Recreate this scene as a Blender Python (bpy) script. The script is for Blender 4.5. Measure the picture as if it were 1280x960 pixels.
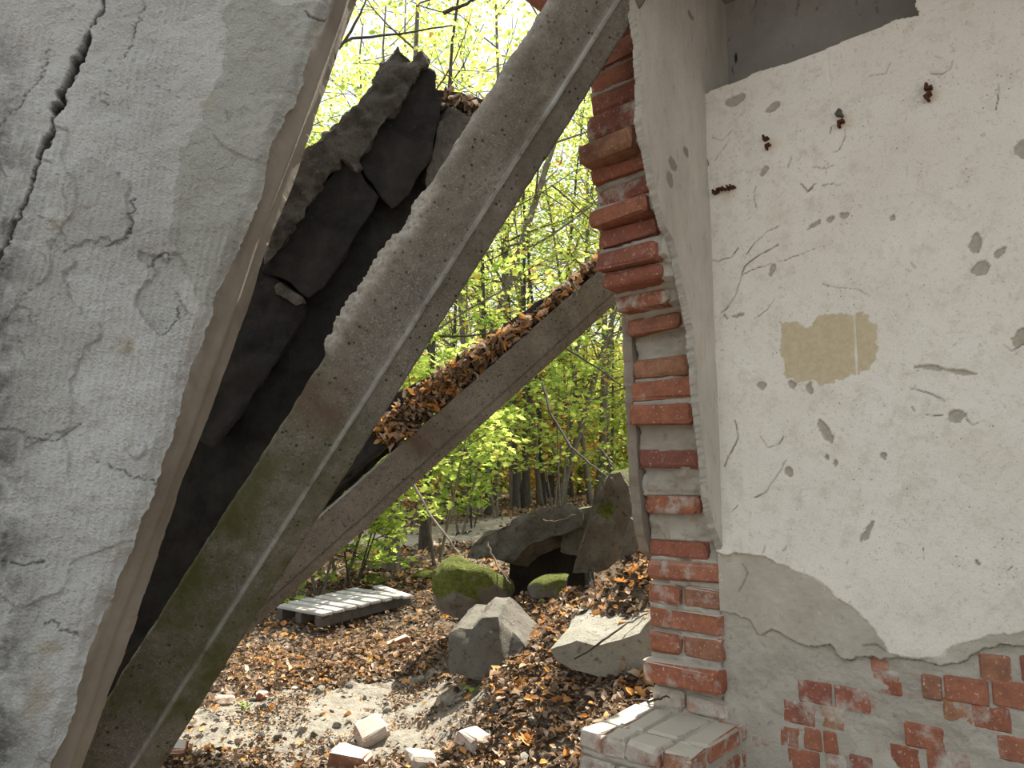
import bpy, bmesh, math, random
import numpy as np
from mathutils import Vector, Matrix

for o in list(bpy.data.objects):
    bpy.data.objects.remove(o, do_unlink=True)
scene = bpy.context.scene
COL = scene.collection

# ------------------------------------------------------------------ camera
F = 900.0
PITCH = math.atan(128.0 / F)
CZ = 1.2
cam_d = bpy.data.cameras.new('camera')
cam_d.sensor_width = 36.0
cam_d.lens = 36.0 * F / 1280.0
cam_d.clip_start = 0.05
cam_d.clip_end = 400
cam = bpy.data.objects.new('camera', cam_d)
COL.objects.link(cam)
cam.location = (0, 0, CZ)
cam.rotation_euler = (math.pi / 2 + PITCH, 0, 0)
scene.camera = cam

# ------------------------------------------------------------------ sky, sun, exposure
world = bpy.data.worlds.new('world')
scene.world = world
world.use_nodes = True
bg = world.node_tree.nodes['Background']
bg.inputs[0].default_value = (0.90, 0.96, 1.0, 1)
bg.inputs[1].default_value = 1.35
SUN_TO = Vector((0.27, 0.48, 0.84)).normalized()
sun_d = bpy.data.lights.new('sun', 'SUN')
sun_d.energy = 15.5
sun_d.angle = math.radians(0.6)
sun_d.color = (1.0, 0.93, 0.80)
sun = bpy.data.objects.new('sun', sun_d)
COL.objects.link(sun)
sun.rotation_euler = SUN_TO.to_track_quat('Z', 'Y').to_euler()
scene.view_settings.view_transform = 'Standard'
scene.view_settings.look = 'None'
scene.view_settings.exposure = 0.0
scene.view_settings.gamma = 1.0
scene.view_settings.use_curve_mapping = False
scene.cycles.use_denoising = True
scene.cycles.max_bounces = 8
scene.cycles.diffuse_bounces = 5

# ------------------------------------------------------------------ numeric helpers
rnd = random.Random(7)
CT, ST = math.cos(PITCH), math.sin(PITCH)


def ray(px, py):
    """unit-forward world ray of a photo pixel"""
    a = (px - 640.0) / F
    b = (480.0 - py) / F
    return np.array([a, CT - b * ST, ST + b * CT])


CAM = np.array([0.0, 0.0, CZ])


def at(px, py, Y):
    r = ray(px, py)
    return CAM + r * (Y / r[1])


def pix(p):
    p = np.asarray(p, float) - CAM
    ax = p[..., 1] * CT + p[..., 2] * ST
    up = -p[..., 1] * ST + p[..., 2] * CT
    return 640 + F * p[..., 0] / ax, 480 - F * up / ax


def hash2(ix, iy, iz, seed):
    h = (ix * 374761393 + iy * 668265263 + iz * 2147483647 + seed * 1442695041) & 0xffffffff
    h = ((h ^ (h >> 13)) * 1274126177) & 0xffffffff
    h = ((h ^ (h >> 15)) * 2246822519) & 0xffffffff
    return ((h ^ (h >> 16)) & 0xffff) / 65535.0


def vnoise(x, y, z=0.0, seed=0):
    x, y, z = np.broadcast_arrays(np.asarray(x, float), np.asarray(y, float), np.asarray(z, float))
    ix, iy, iz = np.floor(x).astype(np.int64), np.floor(y).astype(np.int64), np.floor(z).astype(np.int64)
    fx, fy, fz = x - ix, y - iy, z - iz
    fx, fy, fz = [t * t * (3 - 2 * t) for t in (fx, fy, fz)]
    r = 0
    for dz in (0, 1):
        for dy in (0, 1):
            for dx in (0, 1):
                w = (fx if dx else 1 - fx) * (fy if dy else 1 - fy) * (fz if dz else 1 - fz)
                r = r + w * hash2(ix + dx, iy + dy, iz + dz, seed)
    return r * 2 - 1


def fbm(x, y, z=0.0, seed=0, octv=4, gain=0.5):
    r, a, f = 0, 1.0, 1.0
    for o in range(octv):
        r = r + a * vnoise(np.asarray(x) * f, np.asarray(y) * f, np.asarray(z) * f, seed + o * 17)
        a *= gain
        f *= 2.03
    return r


def smooth(a, b, x):
    t = np.clip((x - a) / (b - a), 0, 1)
    return t * t * (3 - 2 * t)


def seg_dist(X, Y, pts):
    """distance of grid points to a polyline"""
    d = np.full(X.shape, 1e9)
    for (x0, y0), (x1, y1) in zip(pts[:-1], pts[1:]):
        dx, dy = x1 - x0, y1 - y0
        l = dx * dx + dy * dy + 1e-12
        t = np.clip(((X - x0) * dx + (Y - y0) * dy) / l, 0, 1)
        d = np.minimum(d, np.hypot(X - x0 - t * dx, Y - y0 - t * dy))
    return d


def inside(X, Y, poly):
    r = np.zeros(X.shape, bool)
    n = len(poly)
    for i in range(n):
        x0, y0 = poly[i]
        x1, y1 = poly[(i + 1) % n]
        c = (y0 > Y) != (y1 > Y)
        xi = x0 + (Y - y0) * (x1 - x0) / ((y1 - y0) if y1 != y0 else 1e-9)
        r ^= c & (X < xi)
    return r


# ------------------------------------------------------------------ object helpers
def link(o, parent=None):
    COL.objects.link(o)
    if parent is not None:
        o.parent = parent
    return o


def tag(o, label=None, cat=None, group=None, kind=None):
    if label:
        o['label'] = label
    if cat:
        o['category'] = cat
    if group:
        o['group'] = group
    if kind:
        o['kind'] = kind
    return o


def empty(name, loc=(0, 0, 0), parent=None):
    o = bpy.data.objects.new(name, None)
    o.location = loc
    o.empty_display_size = 0.1
    return link(o, parent)


def mesh_np(name, V, faces, mat, parent=None, attrs=None, smooth_=True):
    """faces: list of np arrays (n,k)"""
    me = bpy.data.meshes.new(name)
    V = np.asarray(V, np.float32).reshape(-1, 3)
    faces = [np.asarray(f, np.int32) for f in faces if len(f)]
    nl = sum(f.size for f in faces)
    nf = sum(len(f) for f in faces)
    me.vertices.add(len(V))
    me.vertices.foreach_set('co', V.ravel())
    me.loops.add(nl)
    me.polygons.add(nf)
    me.loops.foreach_set('vertex_index', np.concatenate([f.ravel() for f in faces]))
    tot = np.concatenate([np.full(len(f), f.shape[1], np.int32) for f in faces])
    st = np.concatenate([[0], np.cumsum(tot)[:-1]]).astype(np.int32)
    me.polygons.foreach_set('loop_start', st)
    me.polygons.foreach_set('use_smooth', np.full(nf, smooth_, bool))
    me.update(calc_edges=True)
    me.validate()
    for k, a in (attrs or {}).items():
        at_ = me.attributes.new(k, 'FLOAT', 'POINT')
        at_.data.foreach_set('value', np.asarray(a, np.float32).ravel())
    if mat:
        me.materials.append(mat)
    o = bpy.data.objects.new(name, me)
    return link(o, parent)


def grid_faces(n, m, wrap=False):
    i, j = np.meshgrid(np.arange(n - 1), np.arange(m if wrap else m - 1), indexing='ij')
    j2 = (j + 1) % m
    return np.stack([i * m + j, i * m + j2, (i + 1) * m + j2, (i + 1) * m + j], -1).reshape(-1, 4)


def compact(V, faces, attrs):
    used = np.unique(faces)
    mp = np.full(len(V), -1)
    mp[used] = np.arange(len(used))
    return V[used], mp[faces], {k: np.asarray(a).ravel()[used] for k, a in attrs.items()}


def bm_obj(name, bm, mat, parent=None, smooth_=False):
    me = bpy.data.meshes.new(name)
    bmesh.ops.recalc_face_normals(bm, faces=bm.faces)
    bm.to_mesh(me)
    bm.free()
    if smooth_:
        for p in me.polygons:
            p.use_smooth = True
    if mat:
        me.materials.append(mat)
    return link(bpy.data.objects.new(name, me), parent)


def set_auto(o, ang=40):
    me = o.data
    try:
        me.set_sharp_from_angle(angle=math.radians(ang))
    except Exception:
        pass


def displace_mesh(o, amp, freq, seed=0, octv=3):
    me = o.data
    n = len(me.vertices)
    co = np.empty(n * 3)
    me.vertices.foreach_get('co', co)
    no = np.empty(n * 3)
    me.vertices.foreach_get('normal', no)
    co = co.reshape(-1, 3)
    no = no.reshape(-1, 3)
    d = fbm(co[:, 0] * freq, co[:, 1] * freq, co[:, 2] * freq, seed, octv) * amp
    co = co + no * d[:, None]
    me.vertices.foreach_set('co', co.ravel())
    me.update()


def tube(name, pts, radii, mat, parent=None, sides=6):
    V, Fq = tube_np(pts, radii, sides)
    return mesh_np(name, V, [Fq], mat, parent)


def tube_np(pts, radii, sides=6):
    pts = np.asarray(pts, float)
    n = len(pts)
    tang = np.gradient(pts, axis=0)
    tang /= np.linalg.norm(tang, axis=1)[:, None] + 1e-9
    ref = np.array([0.31, 0.17, 0.93])
    a = np.cross(tang, ref)
    a /= np.linalg.norm(a, axis=1)[:, None] + 1e-9
    b = np.cross(tang, a)
    th = np.arange(sides) * 2 * math.pi / sides
    V = pts[:, None, :] + (a[:, None, :] * np.cos(th)[None, :, None] + b[:, None, :] * np.sin(th)[None, :, None]) * np.asarray(radii)[:, None, None]
    return V.reshape(-1, 3), grid_faces(n, sides, True)


# ------------------------------------------------------------------ materials
class NT:
    def __init__(self, name):
        self.m = bpy.data.materials.new(name)
        self.m.use_nodes = True
        self.t = self.m.node_tree
        self.t.nodes.clear()
        self.out = self.n('ShaderNodeOutputMaterial')
        self.co = None

    def n(self, typ, **kw):
        nd = self.t.nodes.new(typ)
        for k, v in kw.items():
            setattr(nd, k, v)
        return nd

    def l(self, a, b):
        self.t.links.new(a, b)

    def coord(self, kind='Object'):
        if self.co is None:
            self.co = self.n('ShaderNodeTexCoord')
        return self.co.outputs[kind]

    def noise(self, scale, detail=5, rough=0.6, vec=None, stretch=None):
        nd = self.n('ShaderNodeTexNoise')
        nd.inputs['Scale'].default_value = scale
        nd.inputs['Detail'].default_value = detail
        nd.inputs['Roughness'].default_value = rough
        v = vec or self.coord()
        if stretch:
            mp = self.n('ShaderNodeMapping')
            mp.inputs['Scale'].default_value = stretch
            self.l(v, mp.inputs[0])
            v = mp.outputs[0]
        self.l(v, nd.inputs['Vector'])
        return nd.outputs[0]

    def voro(self, scale, feature='F1', vec=None):
        nd = self.n('ShaderNodeTexVoronoi', feature=feature)
        nd.inputs['Scale'].default_value = scale
        self.l(vec or self.coord(), nd.inputs['Vector'])
        return nd.outputs['Distance']

    def ramp(self, src, stops):
        nd = self.n('ShaderNodeValToRGB')
        el = nd.color_ramp.elements
        while len(el) < len(stops):
            el.new(0.5)
        for e, (p, c) in zip(el, stops):
            e.position = p
            e.color = (c[0], c[1], c[2], 1) if hasattr(c, '__len__') else (c, c, c, 1)
        self.l(src, nd.inputs[0])
        return nd.outputs[0]

    def rng(self, src, a, b, c=0.0, d=1.0):
        nd = self.n('ShaderNodeMapRange')
        nd.inputs[1].default_value = a
        nd.inputs[2].default_value = b
        nd.inputs[3].default_value = c
        nd.inputs[4].default_value = d
        self.l(src, nd.inputs[0])
        return nd.outputs[0]

    def mix(self, fac, a, b, mode='MIX'):
        nd = self.n('ShaderNodeMix', data_type='RGBA', blend_type=mode)
        for sock, v in ((nd.inputs[0], fac), (nd.inputs[6], a), (nd.inputs[7], b)):
            if isinstance(v, (int, float)):
                sock.default_value = v
            elif isinstance(v, (tuple, list)):
                sock.default_value = (v[0], v[1], v[2], 1)
            else:
                self.l(v, sock)
        return nd.outputs[2]

    def math(self, op, a, b=None):
        nd = self.n('ShaderNodeMath', operation=op)
        for i, v in enumerate((a, b)):
            if v is None:
                continue
            if isinstance(v, (int, float)):
                nd.inputs[i].default_value = v
            else:
                self.l(v, nd.inputs[i])
        return nd.outputs[0]

    def attr(self, name):
        nd = self.n('ShaderNodeAttribute', attribute_name=name)
        return nd.outputs['Fac']

    def orand(self):
        return self.n('ShaderNodeObjectInfo').outputs['Random']

    def finish(self, color, rough=0.9, bump=None, bstr=0.4, bdist=0.01, spec=0.2):
        p = self.n('ShaderNodeBsdfPrincipled')
        if isinstance(color, (tuple, list)):
            p.inputs['Base Color'].default_value = (*color, 1)
        else:
            self.l(color, p.inputs['Base Color'])
        if isinstance(rough, (int, float)):
            p.inputs['Roughness'].default_value = rough
        else:
            self.l(rough, p.inputs['Roughness'])
        p.inputs['Specular IOR Level'].default_value = spec
        if bump is not None:
            b = self.n('ShaderNodeBump')
            b.inputs['Strength'].default_value = bstr
            b.inputs['Distance'].default_value = bdist
            self.l(bump, b.inputs['Height'])
            self.l(b.outputs[0], p.inputs['Normal'])
        self.l(p.outputs[0], self.out.inputs[0])
        return self.m


def mat_plaster():
    t = NT('white_plaster')
    n1 = t.noise(2.2, 5)
    c = t.ramp(n1, [(0.3, (0.65, 0.60, 0.52)), (0.7, (0.76, 0.72, 0.65))])
    n2 = t.noise(55, 6, 0.75)
    c = t.mix(t.rng(n2, 0.56, 0.72), c, (0.47, 0.43, 0.35))
    c = t.mix(t.rng(t.noise(14, 7, 0.8), 0.50, 0.68, 0, 0.7), c, (0.52, 0.475, 0.39))
    c = t.mix(t.rng(t.noise(220, 3, 0.8), 0.58, 0.70, 0, 0.8), c, (0.38, 0.34, 0.27))
    sp = t.voro(55)
    spm = t.math('MULTIPLY', t.rng(sp, 0.15, 0.07), t.rng(t.noise(7, 3), 0.50, 0.60))
    c = t.mix(spm, c, (0.22, 0.19, 0.15))
    c = t.mix(t.attr('patch'), c, t.ramp(t.noise(60, 4), [(0.35, (0.48, 0.40, 0.26)), (0.7, (0.56, 0.48, 0.33))]))
    c = t.mix(t.attr('chip'), c, t.ramp(t.noise(80, 4), [(0.3, (0.33, 0.30, 0.24)), (0.7, (0.42, 0.385, 0.31))]))
    c = t.mix(t.attr('rust'), c, (0.50, 0.34, 0.17))
    c = t.mix(t.attr('crack'), c, (0.13, 0.11, 0.09))
    return t.finish(c, 0.9, t.math('ADD', t.noise(130, 5, 0.7), t.math('MULTIPLY', t.noise(18, 3), 1.5)), 0.35, 0.006)


def mat_undercoat():
    t = NT('sandy_undercoat')
    c = t.ramp(t.noise(9, 6), [(0.3, (0.37, 0.335, 0.27)), (0.7, (0.48, 0.44, 0.365))])
    c = t.mix(t.rng(t.noise(26, 6, 0.8), 0.58, 0.70, 0, 0.7), c, (0.27, 0.245, 0.20))
    c = t.mix(t.rng(t.noise(40, 4, 0.8), 0.62, 0.72), c, (0.62, 0.60, 0.54))
    c = t.mix(t.attr('crack'), c, (0.14, 0.12, 0.10))
    return t.finish(c, 0.95, t.noise(160, 6, 0.75), 0.5, 0.006)


def mat_mortar():
    t = NT('lime_mortar')
    c = t.ramp(t.noise(7, 6), [(0.28, (0.34, 0.305, 0.245)), (0.72, (0.52, 0.48, 0.405))])
    c = t.mix(t.rng(t.noise(35, 5, 0.7), 0.58, 0.72), c, (0.26, 0.235, 0.20))
    c = t.mix(t.rng(t.noise(20, 4), 0.63, 0.75), c, (0.45, 0.28, 0.21))
    return t.finish(c, 0.95, t.noise(120, 6, 0.75), 0.7, 0.008)


def mat_brick(name='fired_brick', wash=0.15, dusty=False):
    t = NT(name)
    r = t.orand()
    base = t.ramp(r, [(0.0, (0.33, 0.115, 0.065)), (0.35, (0.41, 0.165, 0.095)), (0.6, (0.29, 0.10, 0.07)), (0.82, (0.40, 0.215, 0.12)), (0.93, (0.25, 0.10, 0.075)), (1.0, (0.25, 0.19, 0.13))])
    gn = t.n('ShaderNodeNewGeometry')
    pos = gn.outputs['Position']
    nz = t.noise(28, 6, 0.7, vec=pos)
    c = t.mix(t.rng(nz, 0.35, 0.65), t.mix(0.55, base, (0.12, 0.06, 0.045)), base)
    c = t.mix(t.rng(t.noise(90, 4, 0.7, vec=pos), 0.6, 0.7), c, (0.62, 0.42, 0.32))
    w = t.noise(13, 6, 0.65, vec=pos)
    c = t.mix(t.rng(w, 0.66 - wash * 0.20, 0.80 - wash * 0.18, 0, 0.85), c, t.ramp(t.noise(60, 3, vec=pos), [(0.3, (0.40, 0.37, 0.31)), (0.7, (0.55, 0.52, 0.46))]))
    if dusty:
        sx = t.n('ShaderNodeSeparateXYZ')
        t.l(gn.outputs['Normal'], sx.inputs[0])
        c = t.mix(t.rng(sx.outputs['Z'], 0.5, 0.9), c, (0.50, 0.46, 0.39))
    return t.finish(c, 0.92, t.noise(110, 6, 0.75, vec=pos), 0.6, 0.006)


def mat_concrete(name, moss=True, base=((0.125, 0.108, 0.088), (0.215, 0.192, 0.160)), green=(0.075, 0.075, 0.025)):
    t = NT(name)
    c = t.ramp(t.noise(5, 6, 0.65), [(0.3, base[0]), (0.72, base[1])])
    c = t.mix(t.rng(t.noise(45, 6, 0.85), 0.50, 0.68), c, (base[0][0] * .55, base[0][1] * .55, base[0][2] * .55))
    c = t.mix(t.rng(t.noise(170, 4, 0.8), 0.54, 0.66, 0, 0.8), c, (base[1][0] * 1.7, base[1][1] * 1.7, base[1][2] * 1.7))
    c = t.mix(t.rng(t.noise(2.0, 5, 0.7), 0.5, 0.68, 0, 0.6), c, (base[0][0] * .7, base[0][1] * .65, base[0][2] * .55))
    v = t.math('MULTIPLY', t.rng(t.voro(42), 0.22, 0.12), t.rng(t.noise(14, 2), 0.45, 0.55))
    c = t.mix(v, c, (0.035, 0.03, 0.025))
    if moss:
        g = t.math('MULTIPLY', t.attr('moss'), t.rng(t.noise(4, 6, 0.7), 0.36, 0.60))
        c = t.mix(g, c, green)
        c = t.mix(t.attr('stain'), c, (0.10, 0.06, 0.035))
        c = t.mix(t.math('MULTIPLY', t.attr('lime'), t.rng(t.noise(12, 3), 0.3, 0.6)), c, (0.42, 0.41, 0.38))
        c = t.mix(t.attr('broken'), c, t.ramp(t.noise(70, 5, 0.7), [(0.3, (0.20, 0.18, 0.15)), (0.7, (0.46, 0.42, 0.36))]))
    h = t.math('SUBTRACT', t.noise(120, 6, 0.75), t.math('MULTIPLY', v, 1.2))
    return t.finish(c, 0.92, h, 0.5, 0.007)


def mat_slab_plaster():
    t = NT('grey_ceiling_plaster')
    c = t.ramp(t.noise(3.2, 6, 0.65), [(0.25, (0.54, 0.525, 0.485)), (0.7, (0.76, 0.75, 0.715))])
    c = t.mix(t.attr('smoothed'), c, t.ramp(t.noise(9, 5), [(0.3, (0.43, 0.42, 0.37)), (0.7, (0.54, 0.53, 0.475))]))
    c = t.mix(t.math('MULTIPLY', t.attr('dirt'), t.rng(t.noise(14, 6, 0.7), 0.38, 0.6)), c, (0.15, 0.145, 0.13))
    c = t.mix(t.rng(t.noise(30, 5, 0.75), 0.63, 0.74), c, (0.30, 0.28, 0.24))
    c = t.mix(t.rng(t.noise(11, 5), 0.64, 0.74), c, (0.50, 0.44, 0.34))
    c = t.mix(t.rng(t.noise(170, 4, 0.8), 0.56, 0.70, 0, 0.5), c, (0.33, 0.315, 0.28))
    c = t.mix(t.rng(t.noise(120, 4, 0.8), 0.58, 0.68, 0, 0.6), c, (0.72, 0.71, 0.68))
    c = t.mix(t.attr('crack'), c, (0.07, 0.065, 0.06))
    h = t.math('ADD', t.noise(130, 6, 0.8), t.math('MULTIPLY', t.voro(160), 0.5))
    return t.finish(c, 0.95, h, 1.0, 0.014)


def mat_simple(name, c0, c1, scale=8, rough=0.9, bscale=80, bstr=0.5, bdist=0.008, spec=0.2, stretch=None, rand=0.0):
    t = NT(name)
    c = t.ramp(t.noise(scale, 6, 0.65, stretch=stretch), [(0.3, c0), (0.72, c1)])
    if rand:
        c = t.mix(t.rng(t.orand(), 0, 1, 0, rand), c, (c0[0] * .4, c0[1] * .4, c0[2] * .4))
    return t.finish(c, rough, t.noise(bscale, 5, 0.7, stretch=stretch), bstr, bdist, spec)


def mat_bitumen():
    t = NT('tarred_block')
    c = t.ramp(t.noise(6, 6, 0.7), [(0.3, (0.022, 0.021, 0.024)), (0.75, (0.12, 0.108, 0.10))])
    c = t.mix(t.rng(t.voro(26), 0.14, 0.08), c, (0.10, 0.085, 0.06))
    return t.finish(c, 0.8, t.noise(110, 6, 0.85), 1.0, 0.03, 0.3)


def mat_leaf(name, stops, trans=0.62):
    t = NT(name)
    c = t.ramp(t.attr('tint'), stops)
    c = t.mix(t.rng(t.noise(40, 3), 0.4, 0.7, 0, 0.12), c, (0.10, 0.16, 0.03))
    d = t.n('ShaderNodeBsdfDiffuse')
    t.l(c, d.inputs[0])
    tr = t.n('ShaderNodeBsdfTranslucent')
    t.l(c, tr.inputs[0])
    mx = t.n('ShaderNodeMixShader')
    mx.inputs[0].default_value = trans
    t.l(d.outputs[0], mx.inputs[1])
    t.l(tr.outputs[0], mx.inputs[2])
    t.l(mx.outputs[0], t.out.inputs[0])
    return t.m


def mat_litter(name='dry_leaf'):
    t = NT(name)
    src = t.attr('tint')
    c = t.ramp(src, [(0.0, (0.05, 0.036, 0.026)), (0.22, (0.14, 0.095, 0.062)), (0.42, (0.34, 0.25, 0.18)), (0.62, (0.55, 0.44, 0.34)), (0.76, (0.56, 0.34, 0.17)), (0.9, (0.60, 0.27, 0.07)), (1.0, (0.55, 0.40, 0.14))])
    d = t.n('ShaderNodeBsdfDiffuse')
    t.l(c, d.inputs[0])
    tr = t.n('ShaderNodeBsdfTranslucent')
    t.l(c, tr.inputs[0])
    mx = t.n('ShaderNodeMixShader')
    mx.inputs[0].default_value = 0.2
    t.l(d.outputs[0], mx.inputs[1])
    t.l(tr.outputs[0], mx.inputs[2])
    t.l(mx.outputs[0], t.out.inputs[0])
    return t.m


def mat_ground():
    t = NT('forest_soil')
    c = t.ramp(t.noise(6, 7, 0.7), [(0.3, (0.075, 0.055, 0.04)), (0.7, (0.20, 0.155, 0.11))])
    c = t.mix(t.rng(t.noise(38, 5, 0.7), 0.5, 0.66), c, (0.33, 0.26, 0.19))
    dust = t.ramp(t.noise(22, 6, 0.7), [(0.3, (0.25, 0.225, 0.185)), (0.65, (0.42, 0.385, 0.325))])
    dm = t.math('ADD', t.attr('dust'), t.rng(t.noise(12, 6, 0.7), 0.3, 0.7, -0.45, 0.45))
    c = t.mix(t.rng(dm, 0.40, 0.60), c, dust)
    path = t.ramp(t.noise(10, 5), [(0.3, (0.36, 0.31, 0.26)), (0.7, (0.52, 0.46, 0.395))])
    c = t.mix(t.attr('path'), c, path)
    return t.finish(c, 0.95, t.noise(60, 7, 0.75), 0.9, 0.03)


def mat_rock(name, mossy=0.0, c0=(0.24, 0.225, 0.19), c1=(0.42, 0.40, 0.35)):
    t = NT(name)
    gn = t.n('ShaderNodeNewGeometry')
    pos = gn.outputs['Position']
    c = t.ramp(t.noise(7, 6, 0.7, vec=pos), [(0.28, c0), (0.72, c1)])
    c = t.mix(t.rng(t.noise(30, 5, 0.7, vec=pos), 0.56, 0.7), c, (c0[0] * .5, c0[1] * .5, c0[2] * .5))
    if mossy:
        sx = t.n('ShaderNodeSeparateXYZ')
        t.l(gn.outputs['Normal'], sx.inputs[0])
        m = t.math('ADD', t.rng(sx.outputs['Z'], -0.3, 0.8), t.rng(t.noise(5, 5, vec=pos), 0.3, 0.7, -0.5, 0.5))
        m = t.rng(m, 0.9 - mossy, 1.15 - mossy)
        c = t.mix(m, c, t.ramp(t.noise(45, 5, 0.7, vec=pos), [(0.3, (0.05, 0.065, 0.012)), (0.7, (0.17, 0.19, 0.035))]))
    return t.finish(c, 0.95, t.noise(55, 6, 0.75, vec=pos), 1.0, 0.025)


M = {
    'plaster': mat_plaster(), 'undercoat': mat_undercoat(), 'mortar': mat_mortar(),
    'brick': mat_brick(), 'brick_wash': mat_brick('lime_washed_brick', 0.95), 'brick_limed': mat_brick('lime_caked_brick', 1.7, True), 'brick_dust': mat_brick('dusty_brick', 0.62, True),
    'beam': mat_concrete('mossy_concrete'),
    'beam2': mat_concrete('grey_beam_concrete', base=((0.135, 0.118, 0.10), (0.225, 0.20, 0.17))),
    'slab': mat_slab_plaster(),
    'slab_edge': mat_simple('cast_slab_edge', (0.15, 0.125, 0.10), (0.30, 0.26, 0.215), 3.5, 0.9, 70, 0.3, 0.006),
    'bitumen': mat_bitumen(),
    'topping': mat_simple('crumbling_concrete', (0.07, 0.062, 0.055), (0.20, 0.18, 0.155), 11, 0.95, 60, 1.0, 0.02),
    'render': mat_simple('outer_render', (0.20, 0.165, 0.13), (0.32, 0.275, 0.22), 9, 0.95, 90, 0.6, 0.008),
    'niche': mat_simple('sooty_plaster', (0.26, 0.24, 0.215), (0.34, 0.315, 0.285), 4, 0.9, 40, 0.4, 0.006),  # plain grey plaster, darker than the white wall coat
    'wood': mat_simple('weathered_board', (0.30, 0.285, 0.26), (0.52, 0.50, 0.46), 10, 0.9, 40, 0.5, 0.006, stretch=(1, 12, 12), rand=0.25),
    'wood_dark': mat_simple('dark_bearer', (0.05, 0.045, 0.04), (0.11, 0.10, 0.085), 10),
    'bark': mat_simple('bark', (0.085, 0.070, 0.052), (0.23, 0.20, 0.155), 9, 0.95, 35, 0.9, 0.02, stretch=(3, 3, 1)),
    'bark_dark': mat_simple('dark_bark', (0.035, 0.03, 0.025), (0.10, 0.085, 0.07), 9, 0.95, 35, 0.9, 0.02, stretch=(3, 3, 1)),
    'twig': mat_simple('twig_bark', (0.16, 0.12, 0.09), (0.36, 0.30, 0.235), 12, rand=0.5),
    'leaf': mat_leaf('maple_leaf', [(0.0, (0.22, 0.36, 0.07)), (0.35, (0.42, 0.54, 0.11)), (0.65, (0.60, 0.68, 0.17)), (0.84, (0.76, 0.74, 0.20)), (0.94, (0.82, 0.64, 0.12)), (1.0, (0.72, 0.38, 0.12))]),
    'leaf_autumn': mat_leaf('autumn_leaf', [(0.0, (0.40, 0.20, 0.06)), (0.5, (0.62, 0.30, 0.09)), (1.0, (0.70, 0.48, 0.14))]),
    'litter': mat_litter(),
    'ground': mat_ground(),
    'rock': mat_rock('broken_concrete', 0.0, (0.125, 0.115, 0.095), (0.26, 0.245, 0.21)), 'rock_moss': mat_rock('moss_covered_rock', 0.75, (0.15, 0.14, 0.12), (0.28, 0.265, 0.23)),
    'rock_lichen': mat_rock('lichen_concrete', 0.28, (0.10, 0.092, 0.075), (0.23, 0.215, 0.18)),
    'rock_pale': mat_rock('pale_concrete', 0.0, (0.31, 0.295, 0.245), (0.44, 0.42, 0.36)),
    'rock_dark': mat_rock('dark_concrete', 0.0, (0.02, 0.018, 0.015), (0.05, 0.045, 0.04)),  # near-black colour carries the shade of the hollow
    'moss': mat_rock('moss_clump', 0.95, (0.07, 0.07, 0.03), (0.14, 0.14, 0.05)),
    'rust': mat_simple('rusted_iron', (0.055, 0.022, 0.014), (0.16, 0.06, 0.035), 60, 0.85, 200, 0.8, 0.004),
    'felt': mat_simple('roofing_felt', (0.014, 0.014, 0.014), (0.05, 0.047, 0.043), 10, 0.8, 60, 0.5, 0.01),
    'shoot': mat_simple('green_shoot', (0.07, 0.17, 0.03), (0.17, 0.33, 0.06), 10),
}

# ------------------------------------------------------------------ ground
BY = np.array([-8, 1.5, 3, 6, 9, 12, 20, 32, 45, 90])
BZ = np.array([0.0, 0.0, 0.05, 0.22, 0.48, 0.66, 0.95, 1.3, 2.6, 9.0])


def ground_base(x, y):
    z = np.interp(y, BY, BZ)
    z = z + 0.88 * np.exp(-((x - 0.95) / 0.85) ** 2 - ((y - 3.62) / 0.64) ** 2)
    z = z + 0.36 * np.exp(-((x - 0.15) / 0.55) ** 2 - ((y - 4.38) / 0.34) ** 2)
    z = z + 0.30 * np.exp(-((x - 0.55) / 0.42) ** 2 - ((y - 2.55) / 0.40) ** 2)
    z = z + 0.05 * np.exp(-((x + 0.1) / 0.35) ** 2 - ((y - 3.4) / 0.35) ** 2)
    return z + 0.10 * smooth(6, 9, y) * vnoise(x * 0.35, y * 0.35, 0, 3)


def ground_h(x, y):
    x, y = np.asarray(x, float), np.asarray(y, float)
    near = 1 - smooth(7, 12, y)
    return ground_base(x, y) + near * (0.035 * vnoise(x * 2.1, y * 2.1, 0, 5) + 0.022 * vnoise(x * 6, y * 6, 0, 6) + 0.011 * fbm(x * 17, y * 17, 0, 8, 3)) + (1 - near) * 0.03 * vnoise(x * 1.5, y * 1.5, 0, 9)


def ground_at(px, py):
    r = ray(px, py)
    r = r / r[1]
    Y = np.arange(1.8, 60, 0.01)
    P = CAM[None] + Y[:, None] * r[None]
    below = P[:, 2] < ground_h(P[:, 0], P[:, 1])
    i = int(np.argmax(below)) if below.any() else len(Y) - 1
    return P[i]


def axis_pts(a, b, step, ext_lo, ext_hi, growth=1.12):
    core = list(np.arange(a, b, step))
    s, v, hi = step, core[-1], []
    while v < ext_hi:
        s *= growth
        v += s
        hi.append(v)
    s, v, lo = step, a, []
    while v > ext_lo:
        s *= growth
        v -= s
        lo.append(v)
    return np.array(lo[::-1] + core + hi)


gx = axis_pts(-2.4, 1.6, 0.016, -40, 40)
gy = axis_pts(2.3, 7.0, 0.016, -8, 90, 1.05)
GX, GY = np.meshgrid(gx, gy, indexing='ij')
GZ = ground_h(GX, GY)


def gpoly(pts):
    return [tuple(ground_at(*p)[:2]) for p in pts]


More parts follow.
